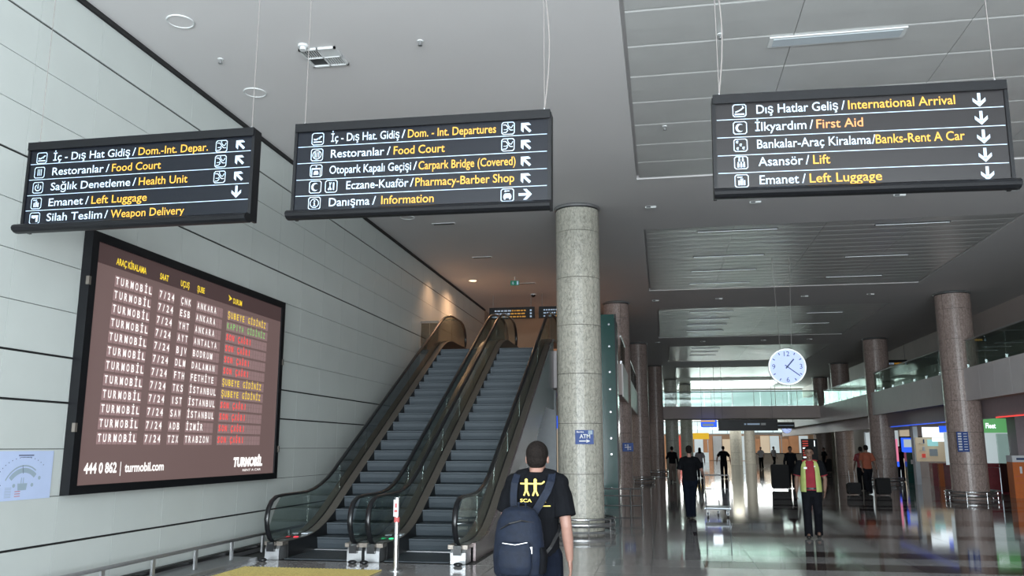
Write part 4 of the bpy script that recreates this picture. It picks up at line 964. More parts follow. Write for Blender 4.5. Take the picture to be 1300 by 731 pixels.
# clock
def clock(x, y, z, R, label):
    t = empty('clock', (x, y, z - R), label=label, cat='clock')
    mb = MB().tube([(x, y - .06, z), (x, y + .06, z)], R, 48); obj('clock_body', mb, 'greywall', t)
    obj('bezel', MB().tube([(x, y - .075, z), (x, y - .05, z)], R + .0, 48), 'steel', t)
    obj('clock_face', MB().tube([(x, y - .08, z), (x, y - .07, z)], R * .93, 48), 'clockface', t)
    F = lambda u, v, th: (x + u * R, y - .084, z + v * R)
    for k in range(12):
        a = 2 * PI * k / 12; s_, c_ = math.sin(a), math.cos(a)
        if k % 3:
            mb = MB(); stroke(mb, [(.74 * s_, .74 * c_), (.87 * s_, .87 * c_)], .05, F); obj('hour_mark', mb, 'navyink', t)
    for s_, u, v in (('12', 0, .58), ('3', .72, -.12), ('6', 0, -.84), ('9', -.72, -.12)):
        text('numeral', s_, t, 'navyink', (x, y - .084, z), (1, 0, 0), (0, 0, 1), u * R, v * R, 0, .26 * R, .0, align='C', lift=.002)
    mb = MB(); a = math.radians(41); stroke(mb, [(-.12 * math.sin(a), -.12 * math.cos(a)), (.55 * math.sin(a), .55 * math.cos(a))], .07, lambda u, v, th: (x + u * R, y - .09, z + v * R)); obj('hour_hand', mb, 'navyink', t)
    mb = MB(); a = math.radians(128); stroke(mb, [(-.15 * math.sin(a), -.15 * math.cos(a)), (.82 * math.sin(a), .82 * math.cos(a))], .05, lambda u, v, th: (x + u * R, y - .094, z + v * R)); obj('minute_hand', mb, 'navyink', t)
    mb = MB(); disc(mb, 0, 0, .06, lambda u, v, th: (x + u * R, y - .097, z + v * R)); obj('hub', mb, 'navyink', t)
    for dx in (-.30, .30):
        obj('suspension_wire', MB().tube([(x + dx * R, y, z + R * .94), (x + dx * 1.6 * R, y, CZ)], .006, 5), 'cable', t)
    return t
clock(3.43, 24.1, 3.87, 0.5, 'round backlit clock hanging above the hall near the far footbridge')
clock(9.1, 66, 3.05, 0.36, 'small far clock hanging beneath the right part of the footbridge')

# ---------------------------------------------------------------- plates on columns
def plate_on(x, y, z0, z1, w, label, lines, m='blueplate'):
    t = empty('wall_plate', (x, y, z0), label=label, cat='sign')
    obj('plate', MB().box(x - w / 2, y - .012, z0, x + w / 2, y, z1), m, t)
    O = (x - w / 2, y - .012, z0)
    for s_, u, v, ww, h in lines: text('lettering', s_, t, 'tag', O, (1, 0, 0), (0, 0, 1), u, v, ww, h, .02)
    return t
t = plate_on(-1.60, 17.67, 1.76, 2.05, 0.38, 'blue cash machine sign with white arrow on the nearest column', [('Banka', .03, .235, .15, .035), ('ATM', .09, .12, .22, .085)])
F = lambda u, v, th: (-1.79 + u, 17.653, 1.76 + v)
mb = MB(); stroke(mb, [(.08, .065), (.24, .065)], .022, F); poly(mb, [(.23, .03), (.31, .065), (.23, .10)], F); obj('arrow', mb, 'tag', t)
mb = MB(); poly(mb, [(.27, .2), (.36, .2), (.36, .28), (.27, .28)], F); obj('emblem', mb, 'inkgrey', t)
t = plate_on(-1.22, 30.35, 1.55, 1.85, 0.38, 'small blue plate with white symbols on the second left column', [])
F = lambda u, v, th: (-1.41 + u, 30.333, 1.55 + v)
mb = MB(); stroke(mb, [(.08, .15), (.3, .15)], .03, F); stroke(mb, [(.19, .05), (.19, .25)], .03, F); stroke(mb, [(.08, .22), (.14, .22)], .03, F); stroke(mb, [(.24, .08), (.3, .08)], .03, F); obj('symbols', mb, 'tag', t)
t = empty('notice_board', (9.74, 30.32, 1.6), label='blue and white striped notice board on the nearest right column', cat='notice board')
obj('panel', MB().box(9.56, 30.28, 1.55, 9.91, 30.32, 2.2), 'blueplate', t); obj('bracket', MB().box(9.72, 30.32, 1.7, 9.80, 30.40, 1.75).box(9.72, 30.32, 2.0, 9.80, 30.40, 2.05), 'steel', t)
F = lambda u, v, th: (9.56 + u, 30.276, 1.55 + v)
for k in range(7):
    mb = MB(); poly(mb, [(.03, .05 + k * .085), (.14, .05 + k * .085), (.14, .10 + k * .085), (.03, .10 + k * .085)], F); obj('printed_row', mb, 'tag', t); mb = MB(); poly(mb, [(.2, .06 + k * .085), (.31, .06 + k * .085), (.31, .085 + k * .085), (.2, .085 + k * .085)], F); obj('printed_row', mb, 'tag', t)

# ---------------------------------------------------------------- shops under right gallery
struct('wall_shop_back', MB().box(15.0, 29, 0, 15.2, 60, 3.2), 'mauve')
pier = struct('wall_shop_pier', MB().box(12.62, 33.6, 0, 13.4, 34.4, 3.2), 'mauve')
# car rental booth (right of nearest right column)
t = empty('rental_kiosk', (12.0, 36.2, 0), label='rental kiosk with green lit sign and dark red counter, right of nearest right column', cat='kiosk')
obj('counter', MB().box(11.15, 35.0, 0, 12.7, 35.5, 1.05).box(11.1, 34.95, 1.05, 12.75, 35.55, 1.1), 'redcounter', t)
obj('back_panel', MB().box(11.2, 37.0, 1.0, 13.6, 37.05, 2.3), 's_pale', t)
obj('lit_sign', MB().box(11.5, 35.8, 2.25, 13.2, 35.9, 2.8), 's_green', t)
text('sign_lettering', 'Fleet', t, 's_white', (11.5, 35.8, 2.25), (1, 0, 0), (0, 0, 1), .88, .17, .36, .2, .02)
obj('picture', MB().box(12.25, 36.95, 1.6, 12.6, 37.0, 1.9), 'greywall', t)
obj('glass_screen', MB().box(12.4, 34.9, 0.05, 12.9, 34.93, 2.2), 'glassgr', t)
t = empty('vending_unit', (12.0, 31.9, 0), label='tall orange display unit with pale top at the right edge', cat='display unit')
obj('cabinet', MB().box(11.72, 31.8, 0, 12.3, 32.3, 1.2), 'orange', t); obj('header', MB().box(11.72, 31.78, 1.2, 12.3, 32.3, 1.42), 'tag', t)
obj('header_mark', MB().box(11.85, 31.77, 1.27, 12.12, 31.78, 1.34), 'navyink', t)
obj('door_line', MB().box(11.76, 31.79, 0.72, 12.26, 31.80, 0.735).box(11.76, 31.79, 0.5, 12.26, 31.8, 0.51), 'inkred', t)
obj('bottle_print', MB().box(11.93, 31.79, 0.82, 12.0, 31.8, 1.05), 'tag', t)
t = empty('luggage_trolley', (11.3, 32.6, 0), label='steel luggage trolley parked between nearest right column and orange unit', cat='trolley')
obj('frame', MB().tube([(11.1, 32.5, .1), (11.1, 32.5, 1.0), (11.55, 32.5, 1.0), (11.55, 32.5, .1)], .02, 8).tube([(11.1, 32.5, .2), (11.1, 33.3, .2), (11.55, 33.3, .2), (11.55, 32.5, .2)], .02, 8), 'cart', t)
obj('wheel', MB().tube([(11.08, 32.5, .06), (11.12, 32.5, .06)], .06, 10), 'rubber', t); obj('wheel', MB().tube([(11.53, 32.5, .06), (11.57, 32.5, .06)], .06, 10), 'rubber', t)
# second booth (between first and second right columns)
t = empty('bank_kiosk', (12.9, 42.6, 0), label='brightly lit kiosk with white and blue sign and red counter between right columns', cat='kiosk')
obj('counter', MB().box(11.75, 40.8, 0, 13.4, 41.3, 1.0), 'redcounter', t); obj('counter_end', MB().box(11.95, 40.6, 0, 12.15, 40.8, .98), 'orange', t)
obj('back_panel', MB().box(11.6, 42.5, 1.05, 13.9, 42.55, 2.15), 'cream', t); obj('lit_sign', MB().box(11.7, 41.6, 2.15, 12.75, 41.7, 2.6), 's_white', t)
obj('blue_sign', MB().box(12.4, 41.55, 2.35, 12.8, 41.6, 2.65), 's_blue', t); obj('screen', MB().box(12.1, 42.4, 1.75, 12.55, 42.45, 2.05), 's_cyan', t); obj('lower_screen', MB().box(12.15, 42.4, 1.3, 12.5, 42.45, 1.62), 'lampoff', t)
for k in range(3): obj('shelf', MB().box(11.75, 42.3, 1.2 + k * .33, 12.0, 42.5, 1.22 + k * .33), 'tag', t); obj('leaflet', MB().box(11.8 + k * .05, 42.35, 1.22 + k * .33, 11.95, 42.4, 1.4 + k * .33), ['s_red', 'tag', 'navyink'][k], t)
obj('lit_letter_row', MB().box(12.0, 41.3, 1.95, 12.85, 41.35, 2.12), 's_white', t)
obj('clerk_screen', MB().box(12.75, 40.95, 1.0, 13.0, 41.0, 1.35), 'black', t)
obj('green_sign', MB().box(12.35, 37.8, 2.15, 12.55, 37.9, 2.6), 's_green2', t)
for x in (11.7, 11.95, 12.15): obj('barrier_post', MB().cyl(x, 38.2, 0, 1.6, .03, 8), 'tan', t)
obj('shop_wall', MB().box(11.55, 42.6, 0, 11.75, 43.0, 2.65), 'greywall', t)
t = empty('green_cabinet', (11.9, 44.4, 0), label='dark green cabinet with white mark left of the lit kiosk', cat='cabinet')
obj('body', MB().box(11.6, 44.2, 0, 12.1, 44.6, 1.45), 'green', t); obj('mark', MB().box(11.78, 44.19, .9, 11.92, 44.2, 1.1), 'tag', t); obj('seam', MB().box(11.62, 44.19, .5, 12.08, 44.2, .51), 'skirt', t)
t = empty('television', (12.6, 47.2, 1.5), label='screen with blue picture hanging in the dark shop beside second right column', cat='screen')
obj('bezel', MB().box(12.1, 47.2, 1.35, 13.3, 47.28, 2.25), 'black', t); obj('display', MB().box(12.18, 47.18, 1.42, 13.22, 47.2, 2.18), 's_blue', t); obj('picture', MB().box(12.3, 47.17, 1.7, 12.8, 47.18, 2.1), 's_pale', t)
obj('mount', MB().cyl(12.7, 47.25, 2.25, 3.25, .03, 8), 'steel', t)
t = empty('light_column', (11.15, 45.2, 0), label='slim pink and blue lit strip beside the second right column', cat='light')
obj('strip', MB().box(11.3, 45.2, 1.0, 11.5, 45.3, 2.1), 's_pink', t); obj('lower_strip', MB().box(11.3, 45.2, .75, 11.5, 45.3, 1.0), 's_blue', t); obj('post', MB().box(11.36, 45.22, 0, 11.44, 45.28, .75), 'skirt', t)
# lit glass front further down
t = empty('shop_window', (13.6, 56, 0), label='bright glazed shopfront seen between second and third right columns', cat='shopfront')
for k in range(6): obj('lit_panel', MB().box(12.6 + .02, 47.5 + k * 1.6, .1, 12.7, 49.0 + k * 1.6, 2.6), 's_pale' if k % 2 else 's_cream', t)
for k in range(6): obj('upright', MB().box(12.55, 49.02 + k * 1.6, 0, 12.7, 49.08 + k * 1.6, 2.65), 'steel', t)
# lit shops under the left gallery
t = empty('left_shopfront', (-6.2, 36, 0), label='lit shopfront under the left gallery, glimpsed beside the green lift shaft', cat='shopfront')
for k in range(8): obj('lit_panel', MB().box(-6.5, 28 + k * 3.5 + .05, .1, -6.4, 31.4 + k * 3.5, 2.9), ['s_cream', 's_pale', 's_tan', 's_pale'][k % 4], t)
obj('blue_sign', MB().box(-3.4, 27.4, 2.3, -2.4, 27.5, 2.7), 's_blue', t)
obj('lit_wall', MB().box(-3.4, 27.55, .1, -2.2, 27.6, 2.3), 's_cream', t); obj('red_base', MB().box(-3.4, 27.4, 0, -2.4, 27.5, .75), 'redcounter', t)
# yellow lit counter far left
t = empty('yellow_booth', (2.5, 100, 0), label='far yellow lit booth behind the woman walking', cat='booth')
obj('booth_sign', MB().box(2.8, 100, 2.6, 5.2, 100.2, 3.3), 's_yel', t); obj('booth_counter', MB().box(2.9, 100, 0, 5.1, 100.4, 1.1), 's_pale', t); obj('booth_post', MB().box(2.9, 100.05, 1.1, 3.0, 100.15, 2.6), 'steel', t); obj('booth_post', MB().box(5.0, 100.05, 1.1, 5.1, 100.15, 2.6), 'steel', t)
# flight display
t = empty('flight_display', (8.9, 55, 0), label='black flight display with red and white lines behind the vest man', cat='display')
obj('housing', MB().box(8.4, 55, .9, 9.35, 55.15, 2.2), 'black', t); obj('post', MB().box(8.55, 55.05, 0, 8.62, 55.12, .9), 'steel', t); obj('post', MB().box(9.12, 55.05, 0, 9.2, 55.12, .9), 'steel', t)
for k in range(8): obj('display_row', MB().box(8.47, 54.985, 1.05 + k * .14, 8.80, 55.0, 1.12 + k * .14), 's_red' if k % 4 else 's_white', t)
obj('display_row', MB().box(9.15, 54.985, 1.75, 9.2, 55.0, 2.1), 's_white', t)

# ---------------------------------------------------------------- people
def person(name_label, loc, rz, shirt, trousers, skin='skin', h=1.75, pose=None, vox=0.012, hair='short', collar=False, shoes='shoe', face=False, hairm='hair', group=None, long_sleeve=False, build=1.0, lean=0.0):
    """figure facing local +Y; x>0 is its right hand side seen from behind"""
    k = h / 1.75
    t = empty('person', loc, rz, label=name_label, cat='person', group=group)
    p = dict(rel=(.255, -.03, 1.13), rwr=(.275, .06, .88), lel=(-.255, -.03, 1.13), lwr=(-.275, .06, .88),
             rhip=(.09, 0, .90), rkn=(.10, .03, .50), ran=(.10, -.02, .09), lhip=(-.09, 0, .90), lkn=(-.10, .03, .50), lan=(-.10, -.02, .09),
             head=(0, .02, 1.64), rsh=(.185, 0, 1.42), lsh=(-.185, 0, 1.42), rhd=None, lhd=None, toe_r=.0, toe_l=.0)
    if pose: p.update(pose)
    V = {a: Vector(b) for a, b in p.items() if isinstance(b, tuple)}
    def K(mb):
        mb.v = [(x * k, y * k, z * k) for x, y, z in mb.v]; return mb
    hd = V['head']; b = build
    # body: one continuous surface
    mb = MB()
    mb.tube([(0, -.005, 1.40), (hd.x * .5, hd.y * .5, 1.50), (hd.x, hd.y - .01, hd.z - .05)], [.075, .055, .056], 14)
    mb.ell((hd.x, hd.y, hd.z + .03), (.074, .093, .095), 20, 14)
    mb.ell((hd.x, hd.y + .022, hd.z - .045), (.057, .068, .07), 16, 12)
    mb.ell((hd.x, hd.y + .065, hd.z - .098), (.026, .024, .02), 10, 8)
    mb.tube([(hd.x, hd.y + .09, hd.z + .02), (hd.x, hd.y + .112, hd.z - .022)], [.009, .015], 8)
    mb.ell((hd.x, hd.y + .092, hd.z - .062), (.024, .012, .009), 10, 6)
    for s_ in (-1, 1):
        mb.ell((hd.x + s_ * .078, hd.y - .005, hd.z), (.011, .020, .032), 10, 8)
        mb.ell((hd.x + s_ * .03, hd.y + .082, hd.z + .028), (.02, .012, .006), 8, 6)
    mb.loft([(0, 0, .86, .14, .095), (0, 0, 1.0, .135 * b, .09), (0, 0, 1.15, .14 * b, .092), (0, 0, 1.32, .155 * b, .095), (0, 0, 1.43, .14, .07), (0, 0, 1.47, .07, .055)])
    fr = .0095 if vox <= .0075 else .012
    for s_, sh, el, wr, hn in ((1, V['rsh'], V['rel'], V['rwr'], p['rhd']), (-1, V['lsh'], V['lel'], V['lwr'], p['lhd'])):
        mb.limb([sh, (sh + el) / 2, el], [.052, .046, .040]); mb.limb([el, (el * .6 + wr * .4), wr], [.040, .040, .026])
        d = (Vector(hn) if hn else (wr - el)).normalized()
        side = Vector((s_, 0, 0)); side = (side - d * side.dot(d)).normalized(); fw = d.cross(side) * (1 if s_ < 0 else -1)
        if fw.y < 0 and abs(fw.y) > .2: fw = -fw
        pc = wr + d * .045
        rot = Matrix((fw, side, d)).transposed()
        mb.ell(pc, (.040, .016, .052), 12, 8, rot=rot)
        for i, (o_, ln) in enumerate(((.028, .068), (.0095, .078), (-.0095, .072), (-.028, .058))):
            a = wr + d * .082 + fw * o_; c1 = a + d * ln * .5 - side * .006; c2 = c1 + d * ln * .42 - side * .02
            mb.limb([a - d * .02, a, c1, c2], [fr * 1.05, fr * 1.05, fr * .95, fr * .8], 8)
        a = wr + d * .03 + fw * .03; mb.limb([a, a + d * .03 + fw * .022, a + d * .058 + fw * .022 - side * .008], [fr * 1.25, fr * 1.1, fr * .9], 8)
    for hp, kn, an in ((V['rhip'], V['rkn'], V['ran']), (V['lhip'], V['lkn'], V['lan'])):
        mb.limb([hp, (hp + kn) / 2, kn, (kn + an) / 2, an], [.082, .070, .052, .050, .036])
        mb.limb([an, an + Vector((0, .10, -.035))], [.036, .03])
    obj('body', K(mb), skin, t, local=True, voxel=vox, sm=2)
    # trousers
    mb = MB(); mb.loft([(0, 0, .78, .15 * b, .105), (0, 0, .86, .172 * b, .122), (0, 0, .95, .168 * b, .118), (0, 0, 1.02, .158 * b, .11)])
    for hp, kn, an in ((V['rhip'], V['rkn'], V['ran']), (V['lhip'], V['lkn'], V['lan'])):
        cuff = an + (kn - an) * .04
        mb.limb([hp, hp * .55 + kn * .45, kn], [.104 * b, .098, .084]); mb.tube([kn, kn * .5 + an * .5, cuff, cuff + (an - kn) * .17], [.084, .080, .078, .080], 14)
        mb.ell(kn + Vector((0, .012, 0)), (.082, .082, .09), 12, 8)
    obj('trousers', K(mb), trousers, t, local=True, voxel=vox, sm=2)
    # shirt
    mb = MB(); mb.loft([(0, -.002, .91, .176 * b, .125), (0, -.002, .97, .176 * b, .125), (0, -.002, 1.1, .168 * b, .12), (0, 0, 1.22, .176 * b, .122), (0, 0, 1.34, .186 * b, .122), (0, 0, 1.41, .18, .105), (0, 0, 1.455, .135, .082), (0, 0, 1.485, .082, .066)], 24)
    for s_, sh, el, wr in ((1, V['rsh'], V['rel'], V['rwr']), (-1, V['lsh'], V['lel'], V['lwr'])):
        sx = Vector((sh.x - s_ * .02, sh.y, sh.z))
        mb.ell(sh + Vector((-s_ * .012, 0, -.006)), (.078, .074, .070), 14, 10)
        if long_sleeve:
            mb.limb([sx, el], [.064, .054]); mb.tube([el, wr], [.054, .042], 12)
        else:
            e_ = sh + (el - sh) * .80; mb.tube([sx, sh + (el - sh) * .35, e_], [.070, .075, .080], 14)
        mb.tube([(s_ * .045, -.005, 1.475), (s_ * .11, -.003, 1.452), tuple(sx)], [.045, .055, .058], 12)
    obj('shirt', K(mb), shirt, t, local=True, voxel=vox, sm=2)
    for an, ta in ((V['ran'], p['toe_r']), (V['lan'], p['toe_l'])):
        mb = MB(); c_, n_ = math.cos(ta), math.sin(ta)
        def Q(dy, dz): return (an.x, an.y + dy * c_ + dz * n_, max(.0, an.z + dz * c_ - dy * n_))
        mb.tube([Q(-.06, -.045), Q(-.02, -.04), Q(.06, -.05), Q(.13, -.06), Q(.185, -.065)], [.036, .044, .042, .032, .018], 12, r2=[.036, .042, .046, .044, .026])
        mb.tube([Q(0, -.05), Q(-.005, .02)], [.046, .042], 12)
        obj('shoe', K(mb), shoes, t, local=True, voxel=vox * .9, sm=2)
    # hair
    mb = MB(); mb.ell((hd.x, hd.y - .012, hd.z + .045), (.083, .103, .092), 20, 14)
    mb.ell((hd.x, hd.y - .04, hd.z + .005), (.076, .066, .075), 16, 12)
    if hair == 'long':
        mb.ell((hd.x, hd.y - .06, hd.z - .06), (.09, .06, .15), 16, 12); mb.ell((hd.x, hd.y - .075, hd.z - .17), (.10, .045, .14), 16, 12)
    # keep the hair off the face
    zc = hd.z + .055
    mb.v = [(x, hd.y + .012, z) if (y > hd.y + .012 and z < hd.z + .058) else (x, y, z) for x, y, z in mb.v]
    obj('hair', K(mb), hairm, t, local=True, voxel=min(vox, .008), sm=2)
    if face:
        for s_ in (-1, 1):
            mb = MB(); mb.ell((hd.x + s_ * .03, hd.y + .088, hd.z + .008), (.013, .008, .007), 10, 6); obj('eye', K(mb), 'eye', t, local=True)
            mb = MB(); mb.ell((hd.x + s_ * .031, hd.y + .090, hd.z + .032), (.020, .009, .0045), 10, 6); obj('eyebrow', K(mb), hairm, t, local=True)
        mb = MB(); mb.ell((hd.x, hd.y + .098, hd.z - .062), (.022, .008, .006), 10, 6); obj('mouth', K(mb), 'lip', t, local=True)
    return t, k

walk_a = dict(rkn=(.10, .16, .53), ran=(.10, .10, .10), lkn=(-.10, -.04, .49), lan=(-.10, -.22, .14), toe_l=.5)
walk_b = dict(lkn=(-.10, .14, .52), lan=(-.10, .16, .09), rkn=(.10, -.03, .49), ran=(.10, -.22, .15), toe_r=.5)
# man with the backpack, nearest figure
pz = dict(walk_b); pz.update(rsh=(.170, 0, 1.415), lsh=(-.165, 0, 1.415), rel=(.218, -.05, 1.12), rwr=(.232, .02, .885), lel=(-.235, .03, 1.15), lwr=(-.18, .22, 1.03), head=(.0, .045, 1.572))
tp, kp = person('man in black t-shirt with navy backpack walking away, nearest to camera', (-0.93, 6.3, 0), 0.0, 'tee', 'navy2', h=1.79, pose=pz, vox=.0062, build=.93)
def lb(mb):
    mb.v = [(x * kp, y * kp, z * kp) for x, y, z in mb.v]; return mb
# print on the back: two linked figures and lettering
def FB2(u, v, th):
    v += .03
    x = u; y = -math.sqrt(max(0, 1 - (x / .186) ** 2)) * .122 - .012
    return (x, y, v)
mb = MB()
def dense(pts, w, n=6):
    for a, b_ in zip(pts[:-1], pts[1:]):
        q = [(a[0] + (b_[0] - a[0]) * i / n, a[1] + (b_[1] - a[1]) * i / n) for i in range(n + 1)]
        stroke(mb, q, w, FB2)
for cx in (-.055, .01):
    disc(mb, cx, 1.402, .012, FB2, 10)
    dense([(cx, 1.395), (cx, 1.335)], .022); dense([(cx, 1.34), (cx - .018, 1.295)], .012); dense([(cx, 1.34), (cx + .02, 1.295)], .012)
dense([(-.10, 1.378), (.055, 1.378)], .011); dense([(.055, 1.378), (.075, 1.395)], .010)
lb(mb); o = obj('shirt_print', mb, 'printyel', tp, local=True)
mb = MB(); dense([(.04, 1.225), (.115, 1.225)], .007); lb(mb); obj('shirt_underline', mb, 'printyel', tp, local=True)
text('shirt_lettering', 'SCA', tp, 'printyel', Vector((-.93, 6.3, 0)) + Vector((-.10, -.136, 1.31)), (1, 0, 0), (0, 0, 1), 0, 0, .085, .024, .02)
text('shirt_lettering', 'A', tp, 'printyel', Vector((-.93, 6.3, 0)) + Vector((.065, -.134, 1.31)), (1, 0, 0), (0, 0, 1), 0, 0, .024, .024, .02)
# backpack: hangs low on the left shoulder side
bp = empty('backpack', (-.93 - .10, 6.3 - .22, .82), label='navy blue backpack hanging on the back of the nearest man', cat='backpack')
mb = MB(); bx0 = -.93 - .085; by0 = 6.3 - .275
mb.loft([(bx0, by0, .80, .145, .07), (bx0, by0, .84, .178, .105), (bx0, by0 - .005, .95, .185, .12), (bx0, by0, 1.10, .172, .118), (bx0 + .0, by0 + .01, 1.19, .155, .10), (bx0 + .0, by0 + .02, 1.265, .115, .07), (bx0 + .0, by0 + .03, 1.29, .06, .035)], 28)
obj('main_bag', mb, 'navy', bp, voxel=.009, sm=4)
mb = MB(); mb.loft([(bx0 - .01, by0 - .11, .84, .105, .04), (bx0 - .01, by0 - .125, .90, .12, .045), (bx0 - .01, by0 - .125, 1.0, .12, .04), (bx0 - .005, by0 - .115, 1.06, .10, .025)], 24)
obj('front_pocket', mb, 'navy', bp, voxel=.009, sm=4)
mb = MB(); mb.loft([(bx0 + .16, by0 + .0, .84, .03, .07), (bx0 + .172, by0, .95, .03, .08), (bx0 + .16, by0, 1.02, .02, .07)], 16); obj('side_pocket', mb, 'tee', bp, voxel=.009, sm=3)
mb = MB().tube([(bx0 - .09, by0 - .157, 1.055), (bx0 - .0, by0 - .160, 1.045), (bx0 + .08, by0 - .14, 1.06)], .0035, 6); obj('zip', mb, 'steel', bp)
mb = MB().tube([(bx0 - .12, by0 - .07, 1.14), (bx0 - .05, by0 - .105, 1.18), (bx0 + .03, by0 - .095, 1.20), (bx0 + .11, by0 - .055, 1.185)], .006, 6); obj('lid_zip', mb, 'skirt', bp)
mb = MB().tube([(bx0 + .0, by0 - .0, 1.26), (bx0 + .0, by0 - .02, 1.315), (bx0 + .05, by0 - .02, 1.315), (bx0 + .05, by0, 1.26)], .009, 6); obj('haul_loop', mb, 'navy', bp)
mb = MB().box(bx0 + .09, by0 - .128, .985, bx0 + .112, by0 - .12, 1.03); obj('logo_tag', mb, 'tag', bp)
def strap(pts, w, th=.008):
    m2 = MB(); P = [Vector(q) for q in pts]; vs = []
    for i, q in enumerate(P):
        tdir = (P[min(i + 1, len(P) - 1)] - P[max(i - 1, 0)]).normalized(); out = Vector((0, -1, 0.25)).normalized()
        s_ = tdir.cross(out).normalized(); o2 = s_.cross(tdir).normalized()
        if o2.y > 0: o2 = -o2
        for a, b_ in ((-1, 0), (1, 0), (1, 1), (-1, 1)): vs.append(q + s_ * w / 2 * a + o2 * th * b_)
    n = len(P); m2.add(vs, [(4 * i + a, 4 * (i + 1) + a, 4 * (i + 1) + (a + 1) % 4, 4 * i + (a + 1) % 4) for i in range(n - 1) for a in range(4)] + [(0, 1, 2, 3), (4 * n - 1, 4 * n - 2, 4 * n - 3, 4 * n - 4)])
    return m2
X0, Y0_ = -.93, 6.3
obj('shoulder_strap', strap([(X0 + .115, Y0_ + .02, 1.515), (X0 + .125, Y0_ - .06, 1.50), (X0 + .12, Y0_ - .11, 1.45), (X0 + .10, Y0_ - .135, 1.39), (X0 + .065, Y0_ - .145, 1.33), (X0 + .03, Y0_ - .165, 1.27), (X0 + .0, Y0_ - .20, 1.22)], .055), 'navy', bp)
obj('shoulder_strap', strap([(X0 - .125, Y0_ + .02, 1.51), (X0 - .135, Y0_ - .06, 1.495), (X0 - .145, Y0_ - .105, 1.44), (X0 - .15, Y0_ - .125, 1.37), (X0 - .145, Y0_ - .15, 1.30), (X0 - .13, Y0_ - .19, 1.22)], .05), 'navy', bp)
obj('lower_strap', strap([(X0 + .06, Y0_ - .16, .93), (X0 + .12, Y0_ - .13, 1.0), (X0 + .165, Y0_ - .06, 1.09), (X0 + .18, Y0_ + .02, 1.16)], .022, .005), 'skirt', bp)

# man in the high visibility vest
pv = dict(rel=(.265, -.0, 1.13), rwr=(.275, .09, .885), lel=(-.27, -.0, 1.13), lwr=(-.25, .10, .90), rkn=(.10, .06, .50), ran=(.10, .10, .09), lkn=(-.10, .04, .50), lan=(-.095, -.12, .11), toe_l=.25, head=(0, .02, 1.635))
tv, kv = person('man facing camera in yellow high visibility vest over red t-shirt', (2.78, 17.35, 0), PI + math.radians(-8), 'red', 'trous', 'skin2', h=1.70, pose=pv, vox=.0075, face=True, build=1.05)
def half(s_):
    m2 = MB(); n = 12; rings = [(.885, .200, .148), (1.0, .196, .146), (1.15, .188, .142), (1.28, .190, .143), (1.36, .190, .138), (1.42, .182, .118), (1.46, .15, .095), (1.487, .10, .078)]
    vs = []
    for z, rx, ry in rings:
        a0 = math.radians(62 if z < 1.3 else (66 if z < 1.44 else 58)); a1 = math.radians(270)
        for th in (0, .008):
            for i in range(n + 1):
                a = a0 - (a0 + (2 * PI - a1)) * i / n
                vs.append((s_ * (rx + th) * math.cos(a), (ry + th) * math.sin(a), z))
    w = 2 * (n + 1)
    for j in range(len(rings) - 1):
        for i in range(n):
            m2.f += [(j * w + i, j * w + i + 1, (j + 1) * w + i + 1, (j + 1) * w + i), (j * w + n + 1 + i, (j + 1) * w + n + 1 + i, (j + 1) * w + n + 2 + i, j * w + n + 2 + i)]
        m2.f += [(j * w, (j + 1) * w, (j + 1) * w + n + 1, j * w + n + 1), (j * w + n, j * w + 2 * n + 1, (j + 1) * w + 2 * n + 1, (j + 1) * w + n)]
    m2.v = [(x * kv, y * kv, z * kv) for x, y, z in vs]; m2.m = [0] * len(m2.f)
    return m2
vb = obj('safety_vest', half(1), 'vest', tv, local=True, smooth=True, label='yellow safety vest, left front'); obj('safety_vest', half(-1), 'vest', tv, local=True, smooth=True, label='yellow safety vest, right front')
obj('name_badge', MB().box(.055, .135, 1.29, .115, .145, 1.325), 'tag', tv, local=True)
obj('name_badge', MB().box(-.10, .135, 1.33, -.07, .145, 1.345), 'tag', tv, local=True)
obj('belt', MB().loft([(0, 0, .905, .172, .128), (0, 0, .94, .172, .128)], 24), 'skirt', tv, local=True)
for s_ in (-1, 1):
    m2 = MB(); m2.ell((s_ * .178, 0, 1.385), (.084, .080, .070), 14, 10); m2.tube([(s_ * .178, 0, 1.385), (s_ * .212, -.0, 1.28), (s_ * .238, 0, 1.17)], [.084, .084, .084], 14); obj('sleeve', m2, 'tee', tv, local=True, voxel=.009, label='black sleeve')

